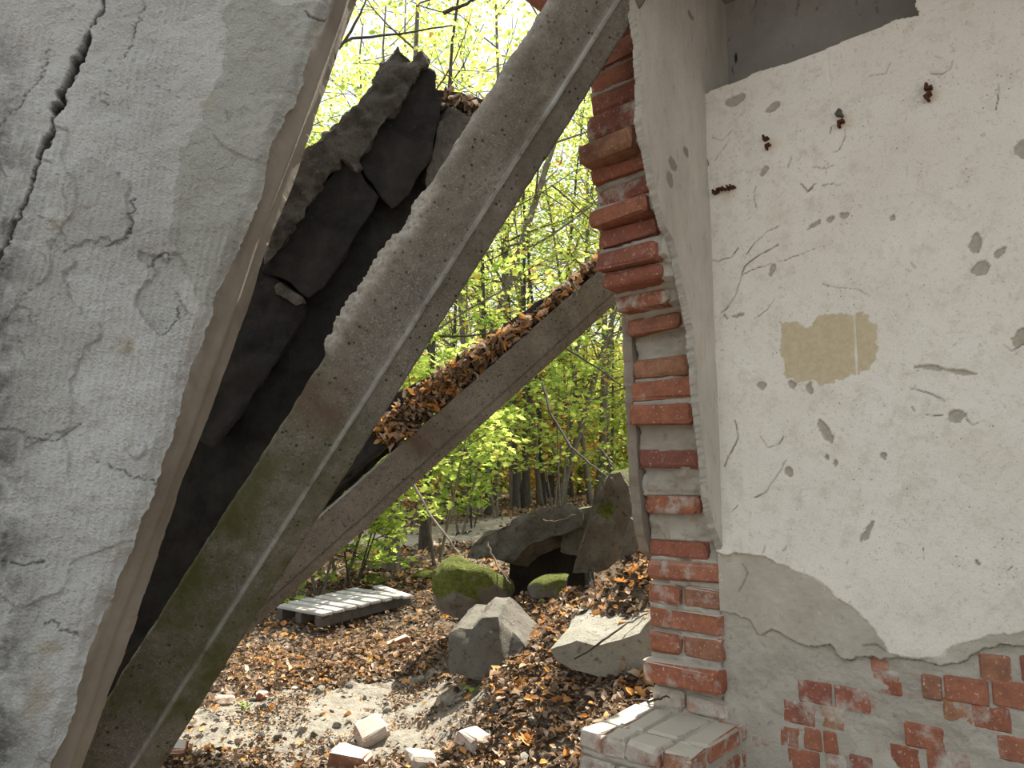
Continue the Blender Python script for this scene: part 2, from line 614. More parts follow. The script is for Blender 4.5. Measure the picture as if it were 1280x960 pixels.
dust_poly = gpoly([(200, 950), (235, 890), (300, 868), (420, 862), (520, 846), (600, 852), (610, 880), (590, 925), (540, 950), (400, 955), (300, 940)])
dd = seg_dist(GX, GY, dust_poly + [dust_poly[0]])
ins = inside(GX, GY, dust_poly)
dust = np.where(ins, 0.55 + np.clip(dd / 0.25, 0, 1) * 0.5, 0.55 - np.clip(dd / 0.25, 0, 1) * 0.55)
pathc = [(-9, 9.6), (-2.0, 9.9), (-0.3, 10.3), (1.2, 12.2), (3.5, 15.5), (8, 20)]
pd = seg_dist(GX, GY, pathc)
pathm = 1 - smooth(0.7, 1.15, pd + 0.15 * vnoise(GX * 2, GY * 2, 0, 31))
ground = mesh_np('ground', np.stack([GX, GY, GZ], -1), [grid_faces(len(gx), len(gy))], M['ground'], attrs={'dust': dust, 'path': pathm})
tag(ground, 'forest floor of dark soil, pale mortar dust and a trodden path', 'ground', kind='structure')

# ------------------------------------------------------------------ walls: frame of the room corner
C0 = np.array([0.692, 2.45, 0.0])
DW = np.array([-0.766, 0.643, 0.0])       # thickness of the broken wall, also along the long wall
DE = np.array([0.643, 0.766, 0.0])        # along the broken wall, away from its end
UZ = np.array([0, 0, 1.0])


def right_sz(px, py):
    """photo pixel -> (s, z) on the long wall"""
    r = ray(px, py)
    k = np.dot(C0 - CAM, DE) / np.dot(r, DE)
    p = CAM + r * k
    return float(np.dot(p - C0, -DW)), float(p[2])


def right_pt(s, z, h=0.0):
    return C0 + (-DW) * s - DE * h + UZ * z


NICHE_S, NICHE_Z = 0.703, 2.605
wr = empty('wall_right', tuple(C0))
tag(wr, 'long interior wall of stained white plaster over bare brick', 'wall', kind='structure')


def local(V):
    return np.asarray(V) - C0


# surface height field
S = np.concatenate([np.arange(-0.004, 1.02, 0.0036), np.arange(1.03, 2.6, 0.03)])
Z = np.concatenate([np.arange(-0.1, 0.5, 0.03), np.arange(0.5, 2.72, 0.0036), np.arange(2.75, 3.4, 0.05)])
SS, ZZ = np.meshgrid(S, Z, indexing='ij')
nb = 0.012 * fbm(SS * 16, ZZ * 16, 0, 41, 4)
white_low = [right_sz(*p) for p in [(870, 690), (908, 690), (940, 690), (975, 700), (1005, 714), (1035, 735), (1060, 752), (1085, 775), (1105, 800), (1112, 815), (1150, 820), (1172, 818), (1190, 806), (1205, 798), (1240, 796), (1290, 788)]]
wl_s = np.array([p[0] for p in white_low])
wl_z = np.array([p[1] for p in white_low])
zw = np.interp(SS, wl_s, wl_z)
white = ZZ + nb > zw
uc_low = [right_sz(*p) for p in [(870, 770), (915, 770), (960, 790), (1010, 808), (1060, 815), (1085, 822), (1112, 819), (1170, 826), (1195, 822), (1225, 812), (1290, 808)]]
zu = np.interp(SS, [p[0] for p in uc_low], [p[1] for p in uc_low])
under = (ZZ + nb * 1.6 > zu) & ~white
brow = np.sin((ZZ - 0.03) / 0.077 * 2 * math.pi)
hm = 0.005 * fbm(SS * 9, ZZ * 14, 0, 51, 4) + 0.0016 * fbm(SS * 60, ZZ * 60, 0, 52, 3)
hu = 0.009 + 0.003 * fbm(SS * 11, ZZ * 11, 0, 53, 4) + 0.0010 * fbm(SS * 70, ZZ * 70, 0, 54, 2)
hw = 0.017 + 0.004 * fbm(SS * 3.0, ZZ * 3.0, 0, 55, 3) + 0.0006 * fbm(SS * 40, ZZ * 40, 0, 56, 2)
H = np.where(white, hw, np.where(under, np.minimum(hu, 0.016), hm))


def spoly(pts):
    return [right_sz(*p) for p in pts]


nx = 0.006 * fbm(SS * 45, ZZ * 45, 0, 61, 3)
ny = 0.006 * fbm(SS * 45, ZZ * 45, 0, 62, 3)
patch = inside(SS + nx, ZZ + ny * 1.5, spoly([(978, 405), (1000, 404), (1008, 410), (1018, 408), (1024, 398), (1040, 393), (1066, 394), (1072, 391), (1088, 393), (1090, 404), (1096, 410), (1098, 440), (1092, 462), (1075, 468), (1050, 474), (1035, 484), (1015, 476), (985, 474), (977, 440)])).astype(float)
chips = np.zeros_like(SS)
crack = np.zeros_like(SS)
rust_m = np.zeros_like(SS)
for (cx, cy, rx, ry, rot) in [(1226, 337, 12, 8, 30), (1250, 318, 9, 4, 35), (1221, 306, 7, 11, -15), (881, 208, 6, 9, 0), (1197, 521, 12, 7, 0),
                              (1033, 540, 5, 17, 25), (988, 590, 5, 7, 10), (1035, 572, 4, 3, 0), (1046, 579, 2, 5, 0), (1107, 571, 4, 5, 0), (967, 340, 4, 8, -15),
                              (925, 395, 8, 3, 5), (1278, 190, 10, 12, 0), (1275, 424, 8, 12, -30), (969, 136, 9, 5, 10), (920, 128, 14, 6, 0),
                              (957, 216, 7, 4, 35), (1020, 283, 9, 3, 20), (1040, 276, 5, 4, 20), (1056, 270, 6, 4, 15), (1118, 274, 4, 4, 0),
                              (1085, 665, 4, 16, -30), (954, 482, 6, 5, 0), (992, 481, 6, 4, 0), (1014, 485, 4, 7, 0), (1222, 702, 3, 3, 0)]:
    s0, z0 = right_sz(cx, cy)
    sx = abs(right_sz(cx + rx, cy)[0] - s0)
    sz = abs(right_sz(cx, cy + ry)[1] - z0)
    a = math.radians(rot)
    us = (SS + nx * .8 - s0)
    uz = (ZZ + ny * .8 - z0)
    u = (us * math.cos(a) + uz * math.sin(a)) / sx
    v = (-us * math.sin(a) + uz * math.cos(a)) / sz
    chips = np.maximum(chips, (u * u + v * v < 1).astype(float))
# long gouge
g = seg_dist(SS + nx * .3, ZZ + ny * .3, spoly([(1146, 458), (1170, 461), (1200, 466), (1219, 469)])) < 0.0055 + 0.004 * fbm(SS * 30, ZZ * 30, 0, 64, 2)
chips = np.maximum(chips, g.astype(float))
H = H - np.where(white, chips * 0.006, 0)
cr_lines = [([(905, 392), (913, 384), (921, 372), (928, 352), (932, 335), (948, 322), (975, 308)], 1.6), ([(930, 345), (950, 336), (985, 326), (1020, 312)], 0.9), ([(935, 320), (945, 306), (960, 292), (975, 284)], 1.3),
            ([(872, 320), (900, 328), (918, 322), (924, 312)], 1.4), ([(908, 395), (912, 400)], 1.5), ([(946, 622), (958, 616), (968, 602), (978, 588), (984, 576)], 1.6), ([(945, 400), (962, 388), (970, 375)], 0.9),
            ([(947, 234), (944, 248), (948, 262)], 1.2), ([(1019, 211), (1032, 213), (1044, 209)], 1.3), ([(1003, 232), (1012, 240), (1020, 232)], 1.3), ([(1012, 241), (1018, 236)], 1.4), ([(1030, 234), (1043, 232), (1052, 234)], 1.0),
            ([(1042, 193), (1052, 190), (1058, 176), (1058, 165)], 1.0), ([(988, 212), (992, 198)], 1.6), ([(1040, 170), (1041, 162)], 1.2), ([(893, 175), (905, 178), (918, 166)], 0.9), ([(897, 202), (915, 176)], 0.8),
            ([(1090, 98), (1110, 96), (1115, 82)], 1.0), ([(1165, 96), (1180, 96), (1190, 90), (1193, 80)], 1.1), ([(1250, 108), (1248, 125), (1246, 140)], 1.0), ([(1280, 430), (1265, 440), (1255, 432)], 1.0),
            ([(1140, 487), (1155, 490), (1170, 495), (1182, 502)], 1.2), ([(1210, 525), (1218, 532), (1224, 528)], 1.3), ([(1160, 520), (1180, 521)], 0.8), ([(921, 526), (925, 545), (922, 556), (912, 572), (908, 583)], 1.6),
            ([(953, 545), (962, 560), (975, 556), (982, 546)], 1.1), ([(958, 682), (956, 690)], 1.6), ([(980, 688), (984, 682)], 1.8), ([(1155, 698), (1155, 685)], 0.9), ([(1259, 713), (1266, 708)], 1.0),
            ([(1090, 372), (1070, 362), (1040, 360), (1030, 356)], 0.8), ([(1140, 330), (1145, 337)], 1.6), ([(925, 632), (917, 640)], 0.8), ([(1145, 515), (1143, 510)], 1.2)]
for pts, wpx in cr_lines:
    d = seg_dist(SS + nx * .35, ZZ + ny * .35, spoly(pts))
    crack = np.maximum(crack, (0.5 + 0.45 * smooth(-0.2, 0.3, fbm(SS * 30, ZZ * 30, 0, 63, 2))) * (1 - smooth(0.0004 * wpx, 0.0026 * wpx, d)))
# hairline undercoat cracks
for pts, wpx in [([(1080, 806), (1095, 805), (1108, 813)], 1.6), ([(1058, 830), (1062, 824), (1085, 824), (1100, 828), (1130, 824), (1160, 830)], 1.5), ([(1030, 852), (1036, 855), (1060, 857), (1085, 855)], 1.3),
                 ([(1150, 846), (1165, 838), (1180, 842), (1192, 845)], 1.3), ([(1213, 820), (1230, 822), (1245, 815), (1268, 816)], 1.5), ([(930, 705), (936, 716), (931, 730), (925, 738)], 1.3), ([(1120, 856), (1140, 864), (1152, 864)], 1.2)]:
    d = seg_dist(SS + nx * .35, ZZ + ny * .35, spoly(pts))
    crack = np.maximum(crack, 0.7 * (1 - smooth(0.0006 * wpx, 0.0026 * wpx, d)))
for (cx, cy) in [(1163, 118), (1054, 152), (962, 180), (907, 241)]:
    s0, z0 = right_sz(cx + 6, cy + 4)
    rust_m = np.maximum(rust_m, 0.35 * np.exp(-((SS - s0) / 0.022) ** 2 - ((ZZ - z0) / 0.022) ** 2))
# pale drip scratches
for pts in ([(1036, 70), (1039, 100), (1042, 116)], [(1068, 372), (1070, 400), (1072, 440), (1073, 470)]):
    d = seg_dist(SS, ZZ, spoly(pts))
    patch = patch * smooth(0.0015, 0.004, d)
    H = H - np.where(white, 0.002 * (1 - smooth(0.001, 0.004, d)), 0)
H = H - crack * 0.0022

bricks_r = [(1223, 1265, 835, .0055), (1274, 1312, 838, .005), (1151, 1178, 859, .006), (1180, 1237, 863, .007), (1239, 1300, 869, .007), (1178, 1226, 889, .001), (1214, 1264, 897, .003),
            (1130, 1182, 922, .003), (1246, 1300, 938, .001), (1112, 1152, 948, .001), (1158, 1214, 955, .0025), (997, 1040, 866, .0025), (1042, 1088, 874, .002), (1089, 1128, 853, .0012),
            (979, 1021, 892, .0035), (1025, 1058, 898, .004), (974, 1001, 921, .003), (1004, 1028, 924, .0045), (1029, 1048, 928, .0045), (984, 1026, 951, .0045), (1032, 1060, 957, .004), (1061, 1092, 960, .004),
            (940, 972, 880, -.001), (936, 978, 906, -.001), (938, 980, 938, .000), (1088, 1112, 838, .0)]
brick_data = []
brx = random.Random(3)
for _k in range(7):
    for _j in range(11):
        if brx.random() < 0.45:
            brick_data.append((1.03 + _j * 0.125 + (_k % 2) * 0.06, 1.145 + _j * 0.125 + (_k % 2) * 0.06, 0.76 - _k * 0.077, brx.choice([0.001, 0.003, 0.005])))
keep_mask = np.zeros_like(SS)
for (x0, x1, yc, hh) in bricks_r:
    sa, _ = right_sz(x0, yc)
    sb, _ = right_sz(x1, yc)
    _, zc = right_sz((x0 + x1) / 2, yc)
    brick_data.append((sa, sb, zc, hh))
    if hh > .004:
        mm = (SS > sa - .002) & (SS < sb + .002) & (np.abs(ZZ - zc) < .034)
        H = np.where(mm & ~white, np.minimum(H, 0.0035 + 0.004 * fbm(SS * 20, ZZ * 20, 0, 58, 3)), H)
    # joints
P = C0 + (-DW) * SS[..., None] - DE * H[..., None] + UZ * ZZ[..., None]
fq = grid_faces(len(S), len(Z))
cs = SS.ravel()[fq].mean(1)
cz = ZZ.ravel()[fq].mean(1)
hole = (cs < NICHE_S + 0.004 * np.sin(cz * 90)) & (cz > NICHE_Z + 0.006 * fbm(cs * 14, cs * 0, 0, 71, 3) - 0.03 * smooth(0.25, 0.0, cs) * 0)
fq = fq[~hole]
wf = white.ravel()[fq].any(1)
uf = (~wf) & under.ravel()[fq].any(1)
at_all = {'patch': patch, 'chip': chips, 'crack': crack, 'rust': rust_m}
Vl = local(P.reshape(-1, 3))
for nm, sel, mt in (('plaster_coat', wf, 'plaster'), ('undercoat', uf, 'undercoat'), ('mortar_face', ~(wf | uf), 'mortar')):
    v, f, a = compact(Vl, fq[sel], at_all)
    mesh_np(nm, v, [f], M[mt], wr, a)


def brick_mesh(name, L, W, Hh, seed, rough=0.004, bev=0.006):
    """a worn brick: 3 x 3 faces a side, rounded arrises, knocked corners"""
    bm = bmesh.new()
    bmesh.ops.create_cube(bm, size=2)
    bmesh.ops.subdivide_edges(bm, edges=bm.edges[:], cuts=2, use_grid_fill=True)
    r = random.Random(seed)
    half = (L / 2, W / 2, Hh / 2)
    co = np.array([v.co[:] for v in bm.verts])
    out = np.sign(co) * np.where(np.abs(co) > 0.9, np.array(half), np.array(half) - bev * 2.0)
    nn = (np.abs(co) > 0.9).sum(1)
    pull = np.where(nn == 3, bev * 1.0, np.where(nn == 2, bev * 0.55, 0.0))
    out = out - np.sign(co) * (np.abs(co) > 0.9) * pull[:, None]
    for v, c, k in zip(bm.verts, out, nn):
        j = rough * (1.5 if k == 3 else 1.1 if k == 2 else 0.7)
        v.co = Vector(c) + Vector((r.uniform(-1, 1), r.uniform(-1, 1), r.uniform(-1, 1))) * j
    me = bpy.data.meshes.new(name)
    bmesh.ops.recalc_face_normals(bm, faces=bm.faces)
    bm.to_mesh(me)
    bm.free()
    return me


# local brick axes on the right wall: x along -DW, y along DE
for i, (sa, sb, zc, hh) in enumerate(brick_data):
    me = brick_mesh('brick', max(0.02, sb - sa - 0.004), 0.09, 0.066, 100 + i, 0.0015, 0.003)
    me.materials.append(M['brick_wash'] if hh < .0042 else M['brick'])
    b = bpy.data.objects.new('brick', me)
    link(b, wr)
    b.matrix_local = Matrix.Translation(Vector(right_pt((sa + sb) / 2, zc, hh - 0.045) - C0)) @ Matrix.Rotation(math.atan2(-DW[1], -DW[0]), 4, 'Z')

# wall body behind the coats (solid core, with the recess left open)
def wall_box(name, s0, s1, z0, z1, d0, d1, mat, parent):
    bm = bmesh.new()
    vs = []
    for s in (s0, s1):
        for d in (d0, d1):
            for z in (z0, z1):
                vs.append(bm.verts.new(right_pt(s, z, -d) - C0))
    for q in ((0, 1, 3, 2), (4, 5, 7, 6), (0, 1, 5, 4), (2, 3, 7, 6), (0, 2, 6, 4), (1, 3, 7, 5)):
        bm.faces.new([vs[k] for k in q])
    return bm_obj(name, bm, mat, parent)


wall_box('masonry_core', 0.0, 2.6, -0.1, NICHE_Z - 0.004, 0.012, 0.30, M['mortar'], wr)
wall_box('masonry_core', NICHE_S + 0.003, 2.6, NICHE_Z - 0.004, 3.4, 0.004, 0.30, M['mortar'], wr)
# recess: back and side, with peeling relief
rs = np.linspace(-0.01, NICHE_S + 0.02, 140)
rz = np.linspace(NICHE_Z - 0.03, 3.4, 110)
RS, RZ = np.meshgrid(rs, rz, indexing='ij')
hh = 0.006 * fbm(RS * 6, RZ * 3, 0, 81, 4) + 0.004 * smooth(0.0, 0.05, fbm(RS * 5, RZ * 3.2, 0, 83, 3))
cslit = np.maximum(1 - smooth(0.003, 0.010, np.hypot((RS - 0.06 - .03 * (RZ - 2.62)) * 1.0, (RZ - 2.66) * 0.16)), 1 - smooth(0.004, 0.009, np.hypot(RS - 0.05, (RZ - 2.84) * 0.3)))
P2 = C0 + (-DW) * RS[..., None] + DE * (0.215 - hh)[..., None] + UZ * RZ[..., None]
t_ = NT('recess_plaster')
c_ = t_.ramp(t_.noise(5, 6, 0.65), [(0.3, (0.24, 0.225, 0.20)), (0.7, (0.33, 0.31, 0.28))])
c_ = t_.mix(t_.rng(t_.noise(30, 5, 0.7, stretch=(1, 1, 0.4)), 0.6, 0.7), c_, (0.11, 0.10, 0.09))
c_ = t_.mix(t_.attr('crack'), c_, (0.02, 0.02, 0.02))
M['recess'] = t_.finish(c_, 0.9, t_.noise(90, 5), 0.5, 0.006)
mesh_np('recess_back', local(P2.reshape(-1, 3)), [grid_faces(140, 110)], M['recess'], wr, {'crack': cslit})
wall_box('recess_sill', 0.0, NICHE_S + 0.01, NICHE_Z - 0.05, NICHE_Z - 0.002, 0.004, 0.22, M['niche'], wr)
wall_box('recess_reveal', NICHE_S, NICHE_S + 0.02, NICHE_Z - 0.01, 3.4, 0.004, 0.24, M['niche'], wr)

# ------------------------------------------------------------------ broken cross wall with its brick end
wf_ = empty('wall_front', tuple(C0))
tag(wf_, 'broken outer wall ending in a ragged stack of red bricks', 'wall', kind='structure')


def front_pt(t, w, z):
    """t: from the corner towards the broken end, w: through the wall"""
    return C0 - DE * t + DW * w + UZ * z


def front_t(px, py, w):
    """t of the vertical line through the plane offset w that meets pixel (px, py); plus z"""
    r = ray(px, py)
    r = r / r[1]
    o = C0 + DW * w
    # r.x*Y = o.x - DE.x t ; Y = o.y - DE.y t
    t = (o[0] - r[0] * o[1]) / (DE[0] - r[0] * DE[1])
    Y = o[1] - DE[1] * t
    return t, CZ + r[2] * Y


edge_tab = [(0, 738), (60, 742), (100, 735), (150, 735), (180, 722), (212, 722), (216, 736), (235, 737), (240, 741), (262, 741), (266, 733), (290, 734), (294, 748), (316, 748), (320, 738), (344, 740), (348, 751), (370, 753), (374, 763),
            (394, 765), (400, 775), (425, 777), (430, 791), (452, 792), (480, 788), (510, 784), (535, 784), (540, 796), (562, 796), (566, 793), (588, 794), (595, 801), (640, 801), (648, 811), (672, 811), (676, 806), (694, 808),
            (698, 819), (718, 820), (724, 831), (752, 830), (757, 823), (780, 823), (786, 809), (815, 809), (822, 803), (852, 804), (857, 820), (884, 820)]
WB = 0.265
tt, tz, ty = [], [], []
for (y, x) in edge_tab:
    t, z = front_t(x, y, WB)
    tt.append(t)
    tz.append(z)
    ty.append(y)
tz, tt, ty = np.array(tz)[::-1], np.array(tt)[::-1], np.array(ty)[::-1]
row_px = [868, 838, 801, 768, 736, 709, 684, 657, 630, 603, 575, 548, 520, 490, 463, 436, 408, 380, 353, 327, 300, 272, 247, 222, 194, 163, 134, 106, 78, 50, 22, -6, -34, -62, -90, -118]
row_masked = {436, 548, 603, 657}
CP = 0.077
row_z = np.array([np.interp(-y, -ty, tz) if y >= 0 else 0 for y in row_px], float)
i0 = max(i for i, y in enumerate(row_px) if y >= 0)
for i in range(i0 + 1, len(row_px)):
    row_z[i] = row_z[i - 1] + CP
# plinth ledge courses below
LEDGE_T, LEDGE_Z = 0.39, 0.465
for k in range(7):
    row_z = np.concatenate([[LEDGE_Z - 0.0385 - k * CP], row_z])
    row_px = [920 + 30 * k] + row_px
row_t = np.interp(row_z, tz, tt)
row_y = np.array(row_px, float)
row_t = np.where(row_y > 905, LEDGE_T, row_t)
bnd = np.concatenate([[row_z[0] - CP / 2], (row_z[1:] + row_z[:-1]) / 2, [row_z[-1] + CP / 2]])


def row_of(z):
    return int(np.clip(np.searchsorted(bnd, z) - 1, 0, len(row_z) - 1))


brick_n = 0
fr = random.Random(21)
ang_w = math.atan2(DW[1], DW[0])
row_end = []
for k, zc in enumerate(row_z):
    yk = row_y[k]
    t_end = max(0.015, row_t[k] + (fr.uniform(-0.008, 0.008) if row_y[k] < 905 else 0.0))
    masked = row_px[k] in row_masked
    bh = (bnd[k + 1] - bnd[k]) * 0.84
    row_end.append((t_end, masked))
    if zc > 3.3:
        continue
    two = (k % 2 == 1 and yk > 690)
    if yk > 905:      # thick plinth ledge: three bricks across
        spans = [(-0.06, 0.03), (0.035, 0.15), (0.155, 0.23), (0.235, 0.315)] if k % 2 == 0 else [(-0.06, 0.06), (0.065, 0.185), (0.19, 0.315)]
    elif two:
        spans = [(-0.005, 0.135), (0.148, WB)]
    else:
        spans = [(0.02 + fr.uniform(0, 0.035), WB - fr.uniform(0, 0.008))] if yk < 690 else [(-0.005, WB)]
    depth = t_end
    j = 0
    while depth > -0.02 and j < 3:
        d1 = depth
        d0 = depth - (0.118 if j % 2 == 0 else 0.24)
        for (w0, w1) in spans:
            pull = 0.03 if masked else fr.uniform(-0.010, 0.012)
            if yk > 905:
                pull = 0.005
            me = brick_mesh('brick', w1 - w0, d1 - d0 - 0.01, bh, 300 + brick_n, 0.0048, 0.0065)
            me.materials.append(M['brick_limed'] if yk > 860 and w0 > -0.03 else M['brick_wash'] if fr.random() < 0.2 else M['brick_dust'] if yk > 690 else M['brick'])
            b = link(bpy.data.objects.new('brick', me), wf_)
            p = front_pt((d0 + d1) / 2 - pull, (w0 + w1) / 2, zc) - C0
            b.matrix_local = Matrix.Translation(Vector(p)) @ Matrix.Rotation(ang_w + fr.uniform(-0.09, 0.09), 4, 'Z') @ Matrix.Rotation(fr.uniform(-0.03, 0.03), 4, 'Y')
            brick_n += 1
        depth = d0
        j += 1

# mortar core following the ragged end
zz = np.arange(-0.1, 3.35, 0.0055)
rw = [row_of(z) for z in zz]
te = np.array([row_end[k][0] for k in rw])
mk = np.array([row_end[k][1] for k in rw])
ph = np.array([(z - bnd[k]) / (bnd[k + 1] - bnd[k]) for z, k in zip(zz, rw)])
w_list = np.linspace(0.006, WB - 0.006, 40)
prof = []
for i, z in enumerate(zz):
    t1 = te[i] - (0.008 if mk[i] else 0.030 if row_y[rw[i]] < 690 else 0.024)
    if ph[i] > 0.88 or ph[i] < 0.12:
        nxt = row_end[min(rw[i] + 1, len(row_end) - 1)][0]
        prv = row_end[max(rw[i] - 1, 0)][0]
        other = nxt if ph[i] > 0.5 else prv
        t1 = min(te[i], other) - 0.010
    wl = w_list if row_y[rw[i]] < 905 else np.linspace(-0.055, 0.308, 40)
    ring = [(t, wl[0]) for t in np.concatenate([[-2.4, -1.2], np.linspace(-0.05, t1, 14)[:-1]])] + [(t1, w) for w in wl] + [(t, wl[-1]) for t in np.concatenate([np.linspace(t1, -0.05, 10)[1:], [-1.2, -2.4]])]
    prof.append([[t, w, z] for t, w in ring])
PR = np.array(prof)
dn = 0.009 * fbm(PR[..., 1] * 24, PR[..., 2] * 24, PR[..., 0] * 24, 91, 5, 0.6)
PR[..., 0] += dn
PR[..., 1] += 0.35 * dn * np.sign(0.13 - PR[..., 1])* -1
PW = C0 - DE * PR[..., 0:1] + DW * PR[..., 1:2] + UZ * PR[..., 2:3]
mesh_np('mortar_core', local(PW.reshape(-1, 3)), [grid_faces(PW.shape[0], PW.shape[1])], M['mortar'], wf_)

# inner plaster skin with its torn edge
pe = [(0, 790), (60, 799), (110, 801), (150, 800), (178, 806), (200, 812), (230, 817), (258, 824), (285, 832), (300, 842), (340, 849), (380, 858), (410, 864), (450, 868), (500, 871), (560, 878), (620, 884), (660, 893), (690, 903), (705, 908)]
WO = -0.018
et, ez = zip(*[front_t(x, y, WO) for y, x in pe])
et, ez = np.array(et)[::-1], np.array(ez)[::-1]
pt_ = np.arange(-0.26, 0.80, 0.005)
pz = np.arange(ez[0] - 0.02, 3.35, 0.005)
PT, PZ = np.meshgrid(pt_, pz, indexing='ij')
lim = np.interp(PZ, ez, et) + 0.004 * fbm(PZ * 14, PZ * 0, 0, 95, 4) + 0.003 * fbm(PZ * 60, PZ * 0, 0, 94, 2) - 0.004
low = ez[0] + 0.01 * fbm(PT * 20, PT * 0, 0, 96, 3)
ins = (PT < lim) & (PZ > low)
offs = np.where(ins, WO + 0.003 * fbm(PT * 5, PZ * 2.5, 0, 97, 3), 0.004)
PP = C0 - DE * PT[..., None] + DW * offs[..., None] + UZ * PZ[..., None]
ff = grid_faces(len(pt_), len(pz))
ff = ff[ins.ravel()[ff].any(1)]
# behind the corner plane only inside the recess
ct = PT.ravel()[ff].mean(1)
czz = PZ.ravel()[ff].mean(1)
ff = ff[(ct > -0.02) | (czz > NICHE_Z)]
ec = np.clip(1 - np.abs(PT - lim) / 0.007, 0, 1) * 0.7
cr2 = np.zeros_like(PT)
ch2 = np.zeros_like(PT)
for (x, y, rx, ry) in [(842, 206, 5, 9), (838, 225, 4, 10), (863, 20, 4, 5), (858, 190, 3, 6)]:
    t0, z0 = front_t(x, y, WO)
    t1, _ = front_t(x + rx, y, WO)
    _, z1 = front_t(x, y + ry, WO)
    ch2 = np.maximum(ch2, (((PT - t0) / abs(t1 - t0)) ** 2 + ((PZ - z0) / abs(z1 - z0)) ** 2 < 1 + 0.5 * fbm(PT * 50, PZ * 50, 0, 98, 2)).astype(float))
v, f, a = compact(local(PP.reshape(-1, 3)), ff, {'patch': np.zeros_like(PT), 'chip': np.maximum(ch2, ec), 'crack': cr2, 'rust': np.zeros_like(PT)})
t_ = NT('stained_plaster')
c_ = t_.ramp(t_.noise(6, 6, 0.7, stretch=(1, 1, 0.35)), [(0.3, (0.40, 0.36, 0.30)), (0.7, (0.60, 0.56, 0.49))])
c_ = t_.mix(t_.rng(t_.noise(40, 5, 0.8, stretch=(1, 1, 0.3)), 0.58, 0.70, 0, 0.7), c_, (0.25, 0.22, 0.18))
c_ = t_.mix(t_.attr('chip'), c_, (0.27, 0.245, 0.20))
M['skin'] = t_.finish(c_, 0.92, t_.noise(70, 6, 0.75), 0.6, 0.01)
mesh_np('plaster_skin', v, [f], M['skin'], wf_, a)

# outer render still standing behind the bricks
oe = [(395, 777), (430, 778), (480, 780), (540, 783), (600, 786), (640, 789), (665, 793), (690, 800), (700, 812)]
ot, oz = zip(*[front_t(x, y, WB + 0.035) for y, x in oe])
ot, oz = np.array(ot)[::-1], np.array(oz)[::-1]
zz2 = np.arange(oz[0], oz[-1], 0.012)
rings = []
for z in zz2:
    t1 = np.interp(z, oz, ot) + 0.004 * float(fbm(z * 30, 0, 0, 99, 3))
    rings.append([[t, w, z] for t, w in [(-0.05, WB - 0.002), (t1 - 0.004, WB - 0.002), (t1, WB + 0.008), (t1 + 0.002, WB + 0.02), (t1 - 0.003, WB + 0.035), (-0.05, WB + 0.037)]])
RR = np.array(rings)
mesh_np('outer_render', local((C0 - DE * RR[..., 0:1] + DW * RR[..., 1:2] + UZ * RR[..., 2:3]).reshape(-1, 3)), [grid_faces(len(zz2), 6)], M['render'], wf_, smooth_=False)

# unseen ceiling piece over the corner, added to shade wall top and recess
bm = bmesh.new()
cpts = [(-0.3, -0.3), (2.6, -0.3), (2.6, 1.5), (2.0, 1.7), (1.3, 1.45), (0.9, 1.55), (0.5, 1.25), (0.2, 0.9), (-0.3, 0.75)]
lo = [bm.verts.new(right_pt(a, 3.08, b) - C0) for a, b in cpts]
hi = [bm.verts.new(right_pt(a, 3.28, b) - C0) for a, b in cpts]
bm.faces.new(lo)
bm.faces.new(hi[::-1])
for i in range(len(cpts)):
    j = (i + 1) % len(cpts)
    bm.faces.new((lo[i], hi[i], hi[j], lo[j]))
ceil = bm_obj('ceiling', bm, M['niche'])
ceil.location = Vector(C0)
tag(ceil, 'remaining piece of grey ceiling over the wall corner', 'ceiling', kind='structure')

# rusty sawn-off iron stubs in the wall
def stub_group(label, pts, sizes, gray=None):
    s0, z0 = right_sz(*pts[0])
    o = right_pt(s0, z0, 0.017)
    e = empty('iron_stub', tuple(o))
    for i, ((px, py), sz) in enumerate(zip(pts, sizes)):
        s, z = right_sz(px, py)
        bm = bmesh.new()
        w = sz
        # short stub of angle iron: an L section with rust lumps
        prof = [(-w, -w), (w, -w), (w, -0.35 * w), (-0.2 * w, -0.35 * w), (-0.2 * w, w), (-w, w)]
        rr = random.Random(int(px * 7 + py))
        ft = [bm.verts.new((x + rr.uniform(-.15, .15) * w, -0.020 - rr.uniform(0, .006), y + rr.uniform(-.15, .15) * w)) for x, y in prof]
        bk = [bm.verts.new((x, 0.012, y)) for x, y in prof]
        bm.faces.new(ft)
        bm.faces.new(bk[::-1])
        for q in range(6):
            bm.faces.new((ft[q], bk[q], bk[(q + 1) % 6], ft[(q + 1) % 6]))
        m = M['rust'] if not (gray == i) else M['rock']
        b = bm_obj('stub', bm, m, e)
        b.matrix_local = Matrix.Translation(Vector(right_pt(s, z, 0.017) - o)) @ Matrix.Rotation(math.atan2(-DW[1], -DW[0]), 4, 'Z') @ Matrix.Rotation(rr.uniform(-.6, .6) + i * 1.4, 4, 'Y')
    tag(e, label, 'iron stub')


stub_group('pair of rusty sawn-off iron stubs, the rightmost pair in the white wall', [(1163, 113), (1164, 126)], [0.010, 0.010])
stub_group('iron stub pair in the white wall with a grey mortar lump on top', [(1054, 146), (1055, 159)], [0.011, 0.010], gray=0)
stub_group('narrow rusty iron stub pair in the white wall below the dark recess', [(961, 176), (964, 187)], [0.009, 0.0085])
stub_group('row of five small rusty iron stubs beside the wall corner', [(898, 243), (903, 241), (908, 240), (914, 238), (920, 236)], [0.007, 0.0065, 0.007, 0.0065, 0.007])


# ------------------------------------------------------------------ fallen plastered slab on the left
def frame_from(T, B, L):
    U = (B - T) / np.linalg.norm(B - T)
    v = L - T
    v = v - U * np.dot(v, U)
    Vv = v / np.linalg.norm(v)
    N = np.cross(U, Vv)
    return U, Vv, N


